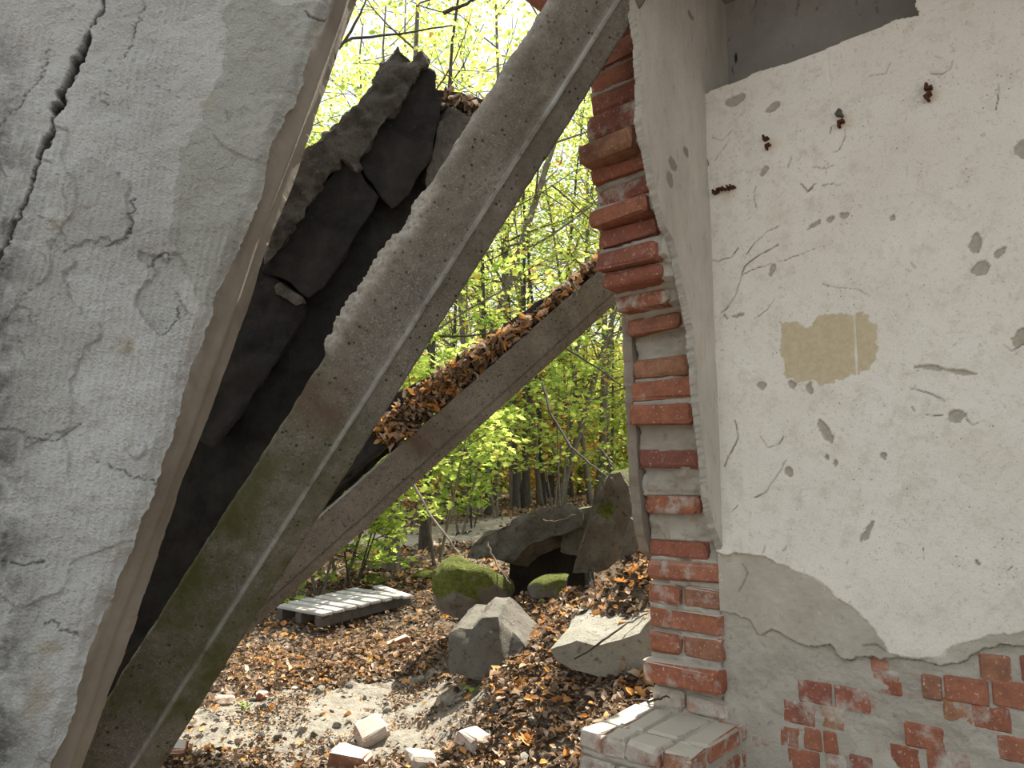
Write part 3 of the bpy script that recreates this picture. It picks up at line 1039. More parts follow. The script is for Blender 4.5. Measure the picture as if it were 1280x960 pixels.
sT = at(412, 0, 1.74)
sB = at(58, 960, 1.60)
sL = at(0, 300, 1.56)
U, Vv, N = frame_from(sT, sB, sL)
if np.dot(N, CAM - sT) < 0:
    N = -N


def slab_uv(px, py):
    r = ray(px, py)
    k = np.dot(sT - CAM, N) / np.dot(r, N)
    p = CAM + r * k - sT
    return float(np.dot(p, U)), float(np.dot(p, Vv))


LEN = np.linalg.norm(sB - sT)
slab = empty('fallen_ceiling_slab', tuple(sT))
tag(slab, 'huge fallen ceiling slab with rough grey plaster leaning at the left', 'slab')
uu = np.concatenate([np.arange(-0.9, -0.12, 0.02), np.arange(-0.12, LEN + 0.08, 0.0034), np.arange(LEN + 0.09, LEN + 0.95, 0.02)])
vv = np.concatenate([np.arange(0, 0.85, 0.0034), np.arange(0.86, 1.7, 0.02)])
UU, VV = np.meshgrid(uu, vv, indexing='ij')
edge_j = 0.010 * fbm(uu * 7, uu * 0, 0, 111, 4, 0.5) + 0.0018 * fbm(uu * 90, uu * 0, 0, 112, 2)
VE = VV + edge_j[:, None] * np.exp(-VV / 0.05)
hs = 0.012 * fbm(UU * 2.2, VV * 2.2, 0, 113, 4) + 0.0040 * fbm(UU * 16, VV * 16, 0, 114, 3) + 0.0020 * fbm(UU * 70, VV * 70, 0, 115, 3)
# raked ridges running along the slab
rake = np.sin((VV + 0.18 * UU + 0.01 * fbm(UU * 5, VV * 5, 0, 116, 2)) * 2 * math.pi / 0.016)
rk_m = smooth(-0.05, 0.3, fbm(UU * 2.0, VV * 3.0, 0, 117, 3))
hs += 0.0016 * rake * rk_m
# finishing coat patches with broken rims
pa = [(285, 0), (420, 0), (395, 130), (375, 200), (345, 270), (310, 330), (290, 400), (250, 380), (215, 300), (225, 190), (262, 130), (275, 70)]
sm1 = inside(UU + 0.012 * fbm(UU * 20, VV * 20, 0, 118, 3), VV + 0.012 * fbm(UU * 20, VV * 20, 0, 119, 3), [slab_uv(*p) for p in pa])
pb = [(90, 200), (160, 230), (165, 262), (150, 300), (120, 310), (60, 300), (30, 400), (10, 520), (30, 560), (80, 520), (120, 400), (90, 330), (70, 260)]
sm2 = inside(UU + 0.03 * fbm(UU * 14, VV * 14, 0, 120, 4), VV + 0.03 * fbm(UU * 14, VV * 14, 0, 121, 4), [slab_uv(*p) for p in pb])
pc = [(190, 320), (215, 318), (232, 330), (240, 360), (225, 400), (190, 420), (175, 380)]
sm3 = inside(UU + 0.03 * fbm(UU * 14, VV * 14, 0, 122, 4), VV + 0.03 * fbm(UU * 14, VV * 14, 0, 123, 4), [slab_uv(*p) for p in pc])
hs = hs + sm2 * 0.006 - sm3 * 0.007 + sm1 * 0.003
hs += 0.005 * (fbm(UU * 4.5, VV * 4.5, 0, 124, 3) > 0.33)
ck = np.zeros_like(UU)
for pts, wpx, dep in [([(130, -5), (126, 18), (112, 32), (108, 45)], 2.5, .008), ([(108, 45), (98, 68), (88, 92), (78, 115), (70, 138)], 7.5, .03), ([(70, 138), (64, 160)], 2.5, .01), ([(62, 165), (55, 185), (50, 198)], 5, .02),
                      ([(48, 205), (42, 225), (34, 245), (25, 270), (10, 300), (0, 330)], 3, .012), ([(-5, 160), (25, 130), (50, 95), (60, 60)], 1.3, .004), ([(180, 0), (172, 30), (158, 62), (150, 80)], 1.2, .004), ([(120, 575), (150, 590), (185, 600), (205, 612)], 1.3, .005),
                      ([(60, 775), (90, 790), (110, 800)], 1.5, .005), ([(130, 310), (158, 300), (166, 270), (168, 250)], 2.2, .004), ([(186, 335), (195, 322), (206, 316), (215, 325)], 2.0, .004), ([(40, 545), (70, 552), (100, 530)], 1.4, .004),
                      ([(0, 700), (30, 705), (60, 700)], 1.6, .005), ([(380, 12), (395, 18), (408, 16)], 2.2, .008), ([(205, 420), (225, 400), (222, 385)], 1.4, .004)]:
    wob = 0.006 * fbm(UU * 60, VV * 60, 0, 126, 3)
    d = seg_dist(UU + wob, VV + wob, [slab_uv(*p) for p in pts])
    wm = wpx * 0.0017 / 2
    m = 1 - smooth(wm * 0.8, wm * 1.7, d)
    hs = hs - dep * m
    ck = np.maximum(ck, m * min(1, 0.45 + wpx * 0.1))
dirt = smooth(0.12, 0.0, (np.array([0]) + 0))[0] * 0 + np.clip(1 - seg_dist(UU, VV, [slab_uv(*p) for p in [(-20, 60), (5, 250), (-5, 450), (0, 700), (0, 940)]]) / 0.09, 0, 1)
# scrape marks
for (x, y) in [(138, 88), (128, 115), (125, 125), (80, 162), (205, 110), (215, 118), (58, 275), (55, 200)]:
    d = seg_dist(UU, VV, [slab_uv(x - 9, y - 4), slab_uv(x + 9, y + 4)])
    ck = np.maximum(ck, 0.6 * (1 - smooth(0.0015, 0.004, d)) * (fbm(UU * 80, VV * 80, 0, 127, 2) > -0.2))
rim = smooth(0.03, 0.0, VV)
hs = hs - rim * (0.010 + 0.014 * np.abs(fbm(UU * 12, VV * 12, 0, 128, 4)))
PS = U * UU[..., None] + Vv * VE[..., None] + N * hs[..., None]
mesh_np('plaster_face', PS.reshape(-1, 3), [grid_faces(len(uu), len(vv))], M['slab'], slab, {'smoothed': np.clip(sm1 * 0.9 + sm2 * 0.4 + sm3 * .5, 0, 1), 'crack': ck, 'dirt': dirt})
# slab side edge and body
TH = 0.11
ws = np.linspace(0, 1, 14)
back_j = 0.012 * fbm(uu * 9, uu * 0 + 5, 0, 131, 5) + 0.008 * (fbm(uu * 22, uu * 0, 0, 132, 2) > 0.1)
ES = []
for k, w in enumerate(ws):
    e_v = edge_j * math.exp(-w * 9) + 0.0 - 0.044 * w + (0.004 * fbm(uu * 3, uu * 0 + w * 2, 0, 133, 3)) - (0.006 if 0.35 < w < 0.55 else 0)
    dpt = -0.016 - (TH + back_j * max(0.0, (w - 0.8) / 0.2)) * w
    if w == 0:
        e_v = edge_j
        dpt = hs[:, 0]
    ES.append(U * uu[:, None] + Vv * np.broadcast_to(e_v, uu.shape)[:, None] + N * np.broadcast_to(dpt, uu.shape)[:, None])
ES = np.stack(ES, 1)
mesh_np('slab_edge', ES.reshape(-1, 3), [grid_faces(len(uu), 14)], M['slab_edge'], slab)
bb = []
for w in np.linspace(0, 1, 6):
    bb.append(ES[:, -1, :] * (1 - w) + (U * uu[:, None] + Vv * 1.69 - N * TH) * w)
bb = np.stack(bb, 1)
mesh_np('slab_back', bb.reshape(-1, 3), [grid_faces(len(uu), 6)], M['topping'], slab)


# ------------------------------------------------------------------ leaning concrete beams
def beam(name, label, Pt, Pb, profile, mat, roll, t_over=(0.0, 0.0), ragged=None, step=0.006, seed=0, moss=None, thick_scale=1.0, groove_w=0.0):
    """profile: list of (w, n) across; w to the lower right, n towards the viewer"""
    A = Pb - Pt
    L0 = np.linalg.norm(A)
    A = A / L0
    mid = (Pt + Pb) / 2
    n = CAM - mid
    n = n - A * np.dot(n, A)
    n /= np.linalg.norm(n)
    w = np.cross(A, n)
    if w[0] < 0:
        w = -w
    cr, sr = math.cos(roll), math.sin(roll)
    n2 = n * cr + w * sr
    w2 = w * cr - n * sr
    st = np.arange(-t_over[0], L0 + t_over[1], step)
    # densify profile
    pr = []
    for (a, b) in zip(profile[:-1], profile[1:]):
        k = max(1, int(np.hypot(b[0] - a[0], b[1] - a[1]) / 0.006))
        for i in range(k):
            pr.append((a[0] + (b[0] - a[0]) * i / k, a[1] + (b[1] - a[1]) * i / k))
    pr.append(profile[-1])
    pr = np.array(pr)
    TT, KK = np.meshgrid(st, np.arange(len(pr)), indexing='ij')
    Wp = pr[:, 0][None] + 0 * TT
    Np = pr[:, 1][None] + 0 * TT
    wmin = pr[:, 0].min()
    dn = 0.0016 * fbm(TT * 40, Wp * 40, Np * 40, seed, 3) + 0.003 * fbm(TT * 3, Wp * 6, Np * 6, seed + 1, 2)
    broken = np.zeros_like(TT)
    if ragged is not None:
        rag, zone = ragged(st)
        near = np.exp(-((Wp - wmin) / 0.045) ** 2)
        Wp = Wp + near * rag[:, None]
        zz_ = zone[:, None] * np.exp(-((Wp - wmin - rag[:, None]) / 0.026) ** 2)
        broken = np.clip(zz_ * 1.6 + 0.5 * zz_ * fbm(TT * 60, Wp * 60, 0, seed + 3, 2), 0, 1)
        Np = Np - zz_ * (0.012 + 0.012 * np.abs(fbm(TT * 35, Wp * 35, Np * 35, seed + 4, 3)))
        Wp = Wp + zz_ * 0.010 * fbm(TT * 45, Np * 45, 0, seed + 5, 3)
    Np = Np + dn
    Wp = Wp + dn * 0.7
    Vw = A * TT[..., None] + w2 * Wp[..., None] + n2 * Np[..., None]
    m = np.clip(moss(TT / L0), 0, 1) if moss else 0 * TT
    ridge_glint = np.exp(-((Wp - groove_w) / 0.006) ** 2) * (Np > -0.04)  # pale line painted along the ridge as an edge glint
    stain = np.exp(-((TT / L0 - 0.56) / 0.035) ** 2) * smooth(0.06, -0.02, Wp) * (0.5 + 0.5 * vnoise(TT * 20, Wp * 9, 0, seed + 9))
    root = empty(name, tuple(Pt))
    tag(root, label, 'beam')
    o = mesh_np('concrete_body', Vw.reshape(-1, 3), [grid_faces(len(st), len(pr), True)], mat, root, {'moss': m, 'lime': ridge_glint, 'stain': np.clip(stain, 0, .8), 'broken': broken})
    # end caps
    caps = []
    nP = len(pr)
    for row in (0, len(st) - 1):
        caps.append(Vw[row])
    for c in caps:
        bm = bmesh.new()
        bm.faces.new([bm.verts.new(p) for p in c])
        bm_obj('beam_end', bm, mat, root)
    set_auto(o, 50)
    return root, (A, w2, n2, L0)


bT = at(748, 0, 2.02)
bB = at(146, 945, 2.18)


def main_ragged(st):
    """zone of the broken upper-left rim between about 0.35 and 0.62 of the visible length"""
    L0 = np.linalg.norm(bB - bT)
    x = st / L0
    zone = smooth(0.26, 0.32, x) * (1 - smooth(0.50, 0.515, x))
    thin = 0.35 * (1 - smooth(0.24, 0.30, x))
    r = 0.010 * fbm(st * 14, st * 0, 0, 141, 4) - 0.012 * np.exp(-((x - 0.46) / 0.05) ** 2)
    lip = 0.014 * smooth(0.505, 0.52, x)
    return zone * r + lip + 0.003 * fbm(st * 25, st * 0, 0, 142, 3), np.maximum(zone, thin)


main_prof = [(-0.118, -0.20), (-0.125, -0.03), (-0.125, -0.006), (-0.118, 0.0), (0.030, 0.0), (0.040, 0.004), (0.046, 0.014), (0.056, 0.012), (0.060, 0.002), (0.121, -0.016), (0.126, -0.026), (0.124, -0.20)]
main_beam, mb_ax = beam('leaning_main_beam', 'thick mossy concrete beam leaning across the middle with a broken rim', bT, bB, main_prof, M['beam'], math.radians(4), (0.5, 0.55), main_ragged, 0.006, 150,
                        moss=lambda x: smooth(0.40, 0.8, x) * 1.1, groove_w=0.050)

b2T = at(757, 362, 3.62)
b2B = at(330, 740, 3.40)
sec_prof = [(-0.090, -0.16), (-0.095, -0.02), (-0.090, 0.0), (0.040, 0.0), (0.044, -0.006), (0.050, -0.006), (0.054, 0.0), (0.088, -0.008), (0.094, -0.02), (0.092, -0.16)]
second_beam, sb_ax = beam('leaning_second_beam', 'thinner concrete beam behind, leaf-littered, reaching to the brick wall end', b2T, b2B, sec_prof, M['beam2'], math.radians(5), (0.7, 0.75), None, 0.010, 170,
                          moss=lambda x: 0.0 * x, groove_w=9.0)


# ------------------------------------------------------------------ tarred blocks behind the main beam
def outline_prism(name, pts, back, mat, parent=None, seg=0.03, amp=0.006, freq=30, seed=0, bulge=0.0, smooth_=False):
    """solid from a 3D outline, pushed back by a vector"""
    bm = bmesh.new()
    pts = [np.asarray(p) for p in pts]
    o = sum(pts) / len(pts)
    f = [bm.verts.new(p - o) for p in pts]
    b = [bm.verts.new(p - o + back) for p in pts]
    n = len(pts)
    bm.faces.new(f)
    bm.faces.new(b[::-1])
    for i in range(n):
        bm.faces.new((f[i], b[i], b[(i + 1) % n], f[(i + 1) % n]))
    bmesh.ops.triangulate(bm, faces=bm.faces[:])
    for _ in range(7):
        le = [e for e in bm.edges if e.calc_length() > seg]
        if not le:
            break
        bmesh.ops.subdivide_edges(bm, edges=le, cuts=1, use_grid_fill=False)
        bmesh.ops.triangulate(bm, faces=bm.faces[:])
    ob = bm_obj(name, bm, mat, parent, smooth_)
    if parent is None:
        ob.location = Vector(o)
    else:
        ob.location = Vector(o - np.array(parent.location))
    displace_mesh(ob, amp, freq, seed)
    return ob


def px_outline(pts, Yf):
    return [at(x, y, Yf(x, y) if callable(Yf) else Yf) for x, y in pts]


back = np.array([-0.05, 0.22, 0.10])
# depth plane of the blocks and dark backing: runs behind the main beam and slab
pY = lambda x, y: 2.42 + 0.00025 * (x - 400) + 0.0002 * (y - 400)
o = outline_prism('tarred_filler_block', px_outline([(447, 203), (478, 150), (512, 100), (528, 78), (541, 92), (549, 128), (546, 165), (533, 205), (512, 245), (490, 262), (470, 236)], lambda x, y: pY(x, y)), back, M['bitumen'], None, 0.016, 0.012, 13, 1, smooth_=True)
tag(o, 'black tarred filler block standing highest, its rounded top against the leaves', 'block', 'tarred filler blocks')
o = outline_prism('tarred_filler_block', px_outline([(331, 338), (362, 290), (398, 238), (428, 197), (440, 203), (462, 232), (472, 246), (462, 268), (430, 320), (405, 360), (386, 372), (360, 352)], lambda x, y: pY(x, y) - 0.02), back, M['bitumen'], None, 0.016, 0.012, 13, 2, smooth_=True)
tag(o, 'black tarred filler block in the middle, above the dark joint', 'block', 'tarred filler blocks')
o = outline_prism('tarred_filler_block', px_outline([(325, 343), (346, 352), (378, 378), (384, 392), (352, 440), (310, 505), (268, 560), (235, 545), (270, 460), (296, 395)], lambda x, y: pY(x, y) - 0.01), back, M['bitumen'], None, 0.016, 0.012, 13, 3, smooth_=True)
tag(o, 'lowest black tarred filler block, below the pale mortar crumb', 'block', 'tarred filler blocks')
o = outline_prism('brown_filler_stub', px_outline([(548, 150), (562, 138), (580, 140), (600, 150), (596, 190), (570, 230), (545, 250), (530, 228), (541, 190)], lambda x, y: pY(x, y) + 0.02), back, M['topping'], None, 0.016, 0.014, 18, 4)
tag(o, 'brown broken block stub with dead leaves on top beside the main beam', 'block')
o = outline_prism('mortar_crumb', px_outline([(343, 358), (350, 353), (362, 362), (376, 371), (378, 379), (370, 382), (357, 374), (346, 366)], 2.38), np.array([0, .04, .01]), M['rock'], None, 0.012, 0.004, 60, 5)
tag(o, 'pale mortar crumb caught in the dark joint between tarred blocks', 'mortar lump')
# concrete topping strip along their upper side
top_pts = [(330, 330), (335, 290), (352, 240), (372, 205), (395, 178), (420, 158), (445, 132), (462, 108), (472, 90), (486, 72), (497, 56), (506, 66), (514, 74), (527, 66), (532, 74), (531, 84), (514, 102), (500, 128), (480, 152), (462, 182), (450, 198), (446, 214), (436, 204), (426, 198), (400, 236), (366, 286), (345, 318)]
o = outline_prism('concrete_topping', px_outline(top_pts, lambda x, y: pY(x, y) - 0.05), back + np.array([0, .04, .02]), M['topping'], None, 0.016, 0.016, 26, 6)
tag(o, 'crumbling strip of concrete topping along the tarred blocks, peaked at top', 'concrete')
# dark backing added to make the gap black and stop light behind
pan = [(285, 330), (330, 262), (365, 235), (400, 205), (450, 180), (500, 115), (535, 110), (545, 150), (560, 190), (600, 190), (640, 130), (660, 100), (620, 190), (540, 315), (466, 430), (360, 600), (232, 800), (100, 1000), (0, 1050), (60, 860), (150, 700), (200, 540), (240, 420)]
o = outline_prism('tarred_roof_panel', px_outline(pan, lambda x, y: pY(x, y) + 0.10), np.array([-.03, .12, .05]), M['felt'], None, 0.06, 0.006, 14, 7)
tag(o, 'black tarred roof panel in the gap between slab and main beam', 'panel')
# brick seen above the beam at the top edge
me = brick_mesh('loose_brick', 0.12, 0.10, 0.065, 77, 0.004)
me.materials.append(M['brick'])
o = link(bpy.data.objects.new('loose_brick', me))
o.location = Vector(at(676, -8, 2.30))
o.rotation_euler = (0.3, 0.5, 0.4)
tag(o, 'single red brick end peeking over the main beam at the top edge', 'brick')

# felt and litter bed on the second beam
fp = [(738, 334), (735, 352), (640, 430), (560, 492), (528, 520), (470, 562), (420, 606), (380, 650), (395, 625), (430, 580), (470, 528), (492, 492), (520, 480), (560, 458), (600, 430), (650, 392), (700, 358)]
o = outline_prism('roofing_felt_strip', px_outline(fp, lambda x, y: 3.60 + 0.0004 * (x - 560)), np.array([-.05, .16, -.05]), M['felt'], None, 0.04, 0.010, 16, 8)
tag(o, 'strip of black roofing felt under leaves along the thinner beam', 'roofing felt')

# ------------------------------------------------------------------ leaves (shared shapes)
def leaf_shape(kind):
    if kind == 'simple':      # pointed leaf, folded along the midrib
        V = np.array([[0, 0, 0], [0.30, 0.35, 0.06], [0.22, 0.70, 0.05], [0, 1.0, -0.05], [-0.22, 0.70, 0.05], [-0.30, 0.35, 0.06], [0, 0.5, -0.01]])
        Fc = np.array([[0, 1, 6], [1, 2, 6], [2, 3, 6], [3, 4, 6], [4, 5, 6], [5, 0, 6]])
    else:                     # five-lobed maple outline
        V = np.array([[0, 0, 0], [0.28, 0.02, 0.05], [0.20, 0.22, 0.02], [0.55, 0.42, 0.07], [0.24, 0.50, 0.02], [0.30, 0.72, 0.03], [0, 1.0, -0.06], [-0.30, 0.72, 0.03], [-0.24, 0.50, 0.02], [-0.55, 0.42, 0.07], [-0.20, 0.22, 0.02], [-0.28, 0.02, 0.05], [0, 0.40, -0.01]])
        n = 12
        Fc = np.array([[i, (i + 1) % n, 12] for i in range(n)])
    return V, Fc


def rand_rot(n, g, tilt):
    """rotation matrices: random heading, leaf plane tilted by up to tilt (rad, normal distributed)"""
    az = g.uniform(0, 2 * math.pi, n)
    tx = g.normal(0, tilt, n)
    ty_ = g.normal(0, tilt, n)
    ca, sa = np.cos(az), np.sin(az)
    cx, sx = np.cos(tx), np.sin(tx)
    cy, sy = np.cos(ty_), np.sin(ty_)
    Rz = np.zeros((n, 3, 3)); Rz[:, 0, 0] = ca; Rz[:, 0, 1] = -sa; Rz[:, 1, 0] = sa; Rz[:, 1, 1] = ca; Rz[:, 2, 2] = 1
    Rx = np.zeros((n, 3, 3)); Rx[:, 0, 0] = 1; Rx[:, 1, 1] = cx; Rx[:, 1, 2] = -sx; Rx[:, 2, 1] = sx; Rx[:, 2, 2] = cx
    Ry = np.zeros((n, 3, 3)); Ry[:, 1, 1] = 1; Ry[:, 0, 0] = cy; Ry[:, 0, 2] = sy; Ry[:, 2, 0] = -sy; Ry[:, 2, 2] = cy
    return Rz @ Rx @ Ry


def leaves_np(pos, size, tint, g, kind, tilt, curl=0.0):
    V, Fc = leaf_shape(kind)
    n = len(pos)
    R = rand_rot(n, g, tilt)
    base = np.broadcast_to(V, (n,) + V.shape).copy()
    if curl:
        cv = g.uniform(-curl, curl, n)[:, None]
        cw = g.uniform(0.2 * curl, 1.6 * curl, n)[:, None]
        base[:, :, 2] += cv * (base[:, :, 1] - 0.5) ** 2 * 2 + cw * np.abs(base[:, :, 0]) * 1.3
    P_ = np.einsum('nij,nkj->nki', R, base) * size[:, None, None] + pos[:, None, :]
    Fa = Fc[None] + (np.arange(n) * len(V))[:, None, None]
    return P_.reshape(-1, 3), Fa.reshape(-1, 3), np.repeat(tint, len(V))


# ------------------------------------------------------------------ trees
def grow_tree(seed, height, r0, crown_base, n_br, br_len, leaves_per, leaf_size, scatter, lean=0.05, kind='maple', tint=(0.15, 0.9), tilt=0.55, stems=1):
    g = np.random.default_rng(seed)
    Vb, Fb, off = [], [], 0
    tips = []

    def add(pts, rad, sides):
        nonlocal off
        v, f = tube_np(pts, rad, sides)
        Vb.append(v)
        Fb.append(f + off)
        off += len(v)

    for sidx in range(stems):
        k = 12
        tt_ = np.linspace(0, 1, k)
        dirn = g.normal(0, lean, 2) + (g.normal(0, 0.16, 2) if stems > 1 else 0)
        wob = np.cumsum(g.normal(0, 0.025, (k, 2)), axis=0) * height * 0.12
        h = height * (1 if sidx == 0 else g.uniform(0.6, 1))
        pts = np.stack([dirn[0] * tt_ * h + wob[:, 0] * tt_, dirn[1] * tt_ * h + wob[:, 1] * tt_, tt_ * h - 0.15 * (1 - tt_)], -1)
        rad = r0 * (1 - 0.82 * tt_) * (1 + 0.5 * np.exp(-tt_ * 25))
        add(pts, rad, 8)
        for b in range(n_br):
            f = crown_base + (1 - crown_base) * (b + g.uniform(0, 1)) / n_br
            f = min(f, 0.98)
            i = f * (k - 1)
            p0 = np.array([np.interp(i, np.arange(k), pts[:, c]) for c in range(3)])
            az = b * 2.4 + g.uniform(-0.6, 0.6)
            el = g.uniform(0.05, 0.65)
            L = br_len * (1.15 - 0.75 * f) * g.uniform(0.7, 1.25)
            d = np.array([math.cos(az) * math.cos(el), math.sin(az) * math.cos(el), math.sin(el)])
            kk = 6
            s = np.linspace(0, 1, kk)
            bp = p0 + d * L * s[:, None] + np.cumsum(g.normal(0, 0.035 * L, (kk, 3)), axis=0) * s[:, None]
            bp[:, 2] += 0.10 * L * s ** 2
            br = max(0.004, r0 * 0.30 * (1 - 0.6 * f))
            add(bp, br * (1 - 0.85 * s) + 0.002, 5)
            for q in range(4):
                ss = g.uniform(0.25, 1.0)
                q0 = np.array([np.interp(ss * (kk - 1), np.arange(kk), bp[:, c]) for c in range(3)])
                d2 = d * 0.6 + g.normal(0, 0.55, 3)
                d2[2] *= 0.5
                d2 /= np.linalg.norm(d2)
                L2 = L * g.uniform(0.25, 0.5)
                sp_ = q0 + d2 * L2 * np.linspace(0, 1, 4)[:, None]
                add(sp_, np.array([0.5, 0.4, 0.25, 0.1]) * br * 0.7 + 0.0015, 4)
                for u_ in (0.35, 0.7, 1.0):
                    tips.append(q0 + d2 * L2 * u_)
            tips.append(bp[-1])
    tips = np.array(tips)
    n = len(tips) * leaves_per
    pos = np.repeat(tips, leaves_per, axis=0) + g.normal(0, scatter, (n, 3)) * np.array([1, 1, 0.45])
    size = leaf_size * g.uniform(0.6, 1.25, n)
    tn = np.clip(g.normal((tint[0] + tint[1]) / 2, (tint[1] - tint[0]) / 3.2, n) + np.repeat(g.normal(0, 0.07, len(tips)), leaves_per), 0, 1)
    LV, LF, LT = leaves_np(pos, size, tn, g, kind, tilt)
    return (np.concatenate(Vb), np.concatenate(Fb)), (LV, LF, LT)


def tree_proto(idx, bark, leafmat, **kw):
    (bv, bf), (lv, lf, lt) = grow_tree(**kw)
    mb = mesh_np('trunk', bv, [bf], bark).data
    ml = mesh_np('crown', lv, [lf], leafmat, attrs={'tint': lt}, smooth_=False).data
    for o in [x for x in bpy.data.objects if x.data in (mb, ml)]:
        bpy.data.objects.remove(o)
    return mb, ml


PRO = {
    'tall1': tree_proto(0, M['bark'], M['leaf'], seed=1, height=11, r0=0.085, crown_base=0.20, n_br=20, br_len=3.2, leaves_per=9, leaf_size=0.115, scatter=0.26, kind='simple'),
    'tall2': tree_proto(1, M['bark'], M['leaf'], seed=2, height=12, r0=0.085, crown_base=0.25, n_br=20, br_len=3.0, leaves_per=9, leaf_size=0.115, scatter=0.28, kind='simple', tint=(0.1, 0.8)),
    'tall3': tree_proto(2, M['bark'], M['leaf'], seed=3, height=9.5, r0=0.080, crown_base=0.15, n_br=20, br_len=2.8, leaves_per=9, leaf_size=0.11, scatter=0.25, lean=0.10, kind='simple', tint=(0.3, 1.0)),
    'tall4': tree_proto(3, M['bark'], M['leaf'], seed=4, height=13, r0=0.095, crown_base=0.30, n_br=22, br_len=3.6, leaves_per=9, leaf_size=0.12, scatter=0.30, kind='simple', tint=(0.2, 0.85)),
    'thin': tree_proto(8, M['bark'], M['leaf'], seed=8, height=10, r0=0.085, crown_base=0.22, n_br=13, br_len=2.6, leaves_per=5, leaf_size=0.11, scatter=0.26, kind='simple'),
    'thin2': tree_proto(9, M['bark_dark'], M['leaf'], seed=9, height=11, r0=0.085, crown_base=0.25, n_br=13, br_len=2.6, leaves_per=5, leaf_size=0.11, scatter=0.26, kind='simple'),
    'sap1': tree_proto(4, M['bark'], M['leaf'], seed=11, height=2.6, r0=0.018, crown_base=0.22, n_br=8, br_len=0.9, leaves_per=3, leaf_size=0.10, scatter=0.09, tint=(0.15, 0.7), stems=2, tilt=0.45),
    'sap2': tree_proto(5, M['bark'], M['leaf'], seed=12, height=3.4, r0=0.022, crown_base=0.2, n_br=9, br_len=1.1, leaves_per=3, leaf_size=0.10, scatter=0.10, tint=(0.1, 0.75), stems=2, tilt=0.45),
    'sap3': tree_proto(6, M['bark_dark'], M['leaf'], seed=13, height=1.5, r0=0.012, crown_base=0.15, n_br=7, br_len=0.6, leaves_per=3, leaf_size=0.09, scatter=0.08, tint=(0.1, 0.6), stems=3, tilt=0.45),
    'bush': tree_proto(10, M['bark'], M['leaf'], seed=21, height=5.0, r0=0.05, crown_base=0.03, n_br=14, br_len=2.6, leaves_per=12, leaf_size=0.14, scatter=0.48, kind='simple', tint=(0.1, 0.9), stems=3),
    'autumn': tree_proto(7, M['bark_dark'], M['leaf_autumn'], seed=14, height=3.0, r0=0.03, crown_base=0.1, n_br=12, br_len=1.3, leaves_per=9, leaf_size=0.11, scatter=0.18, kind='simple', tint=(0, 1), stems=3),
}


def place_tree(kind, x, y, s, rz, label, name='forest_tree', group=None, lean=(0, 0), cat='tree'):
    e = empty(name, (x, y, float(ground_h(x, y))))
    e.rotation_euler = (lean[0], lean[1], rz)
    e.scale = (s, s, s)
    mb, ml = PRO[kind]
    for nm, me in (('trunk', mb), ('crown', ml)):
        o = bpy.data.objects.new(nm, me)
        link(o, e)
        if nm == 'crown':
            o['kind'] = 'stuff'
    tag(e, label, cat, group)
    return e


tr = random.Random(5)
# trees whose trunks show in the photograph: (pixel of the foot, trunk width in pixels, shape, label)
seen = [
    (488, 716, 17, 'thin', 'nearest stout tree trunk behind the wooden pallet', (0, 0.03)),
    (531, 690, 13, 'thin2', 'dark trunk just right of the stout tree behind the pallet', (0, 0.02)),
    (598, 646, 10, 'thin', 'slim grey trunk left of the path, left one of a close pair', (0, -0.06)),
    (612, 644, 9, 'thin2', 'slim grey trunk left of the path, right one of a close pair', (0, 0.0)),
    (647, 636, 14, 'thin', 'brown trunk standing where the path bends', (0, -0.03)),
    (657, 636, 8, 'thin2', 'thin dark trunk close behind the brown trunk at the path bend', (0, 0.03)),
    (676, 632, 7, 'thin', 'thin trunk above the big tilted concrete slab', (0, 0.0)),
    (686, 630, 8, 'thin2', 'slender leaning trunk right of the thin trunk above the slab', (0, -0.05)),
    (708, 612, 11, 'thin', 'leaning grey trunk left of the upright slab', (0, -0.12)),
    (748, 600, 9, 'tall2', 'dark leaning trunk behind the upright slab', (0, -0.25)),
    (763, 566, 8, 'tall2', 'dark straight trunk beside the brick wall end', (0, -0.02)),
]
for i, (px, py, w, kd, lb, ln) in enumerate(seen):
    g_ = ground_at(px, py) if py > 630 else at(px, 632, 17 + 2 * (i % 3))
    Y = g_[1]
    sc = max(0.7, min(1.7, (w / 2 * Y / F) / 0.085))
    place_tree(kd, g_[0], Y, sc, tr.uniform(0, 6.28), lb, lean=ln)
# further trees behind, filling the wood on all sides
for i in range(11):
    px, py = 560 + i * 20 + tr.uniform(-5, 5), tr.uniform(628, 642)
    g_ = at(px, 632, tr.uniform(12.5, 19))
    if np.min(seg_dist(np.array([g_[0]]), np.array([g_[1]]), pathc)) < 1.0:
        g_ = g_ * 1.25
    place_tree('thin' if i % 2 else 'thin2', g_[0], g_[1], tr.uniform(0.5, 0.8), tr.uniform(0, 6.28), 'slim young tree beside the bend of the path', 'young_tree', 'slim trees by the path', (tr.gauss(0, .03), tr.gauss(0, .07)))
spots = []
tries = 0
while len(spots) < 58 and tries < 4000:
    tries += 1
    y = 14.0 + 22 * tr.random() ** 1.4
    x = tr.uniform(-0.75, 0.55) * y
    if min([math.hypot(x - a, y - b) for a, b in spots] + [9]) < 1.9:
        continue
    if np.min(seg_dist(np.array([x]), np.array([y]), pathc)) < 1.3:
        continue
    spots.append((x, y))
for i, (x, y) in enumerate(spots):
    place_tree(('tall1', 'tall2', 'tall3', 'tall4')[i % 4], x, y, tr.uniform(0.8, 1.25) * (1 + 0.01 * y), tr.uniform(0, 6.28), 'slender tree deep in the yellow-green wood behind the ruin', group='trees of the wood')
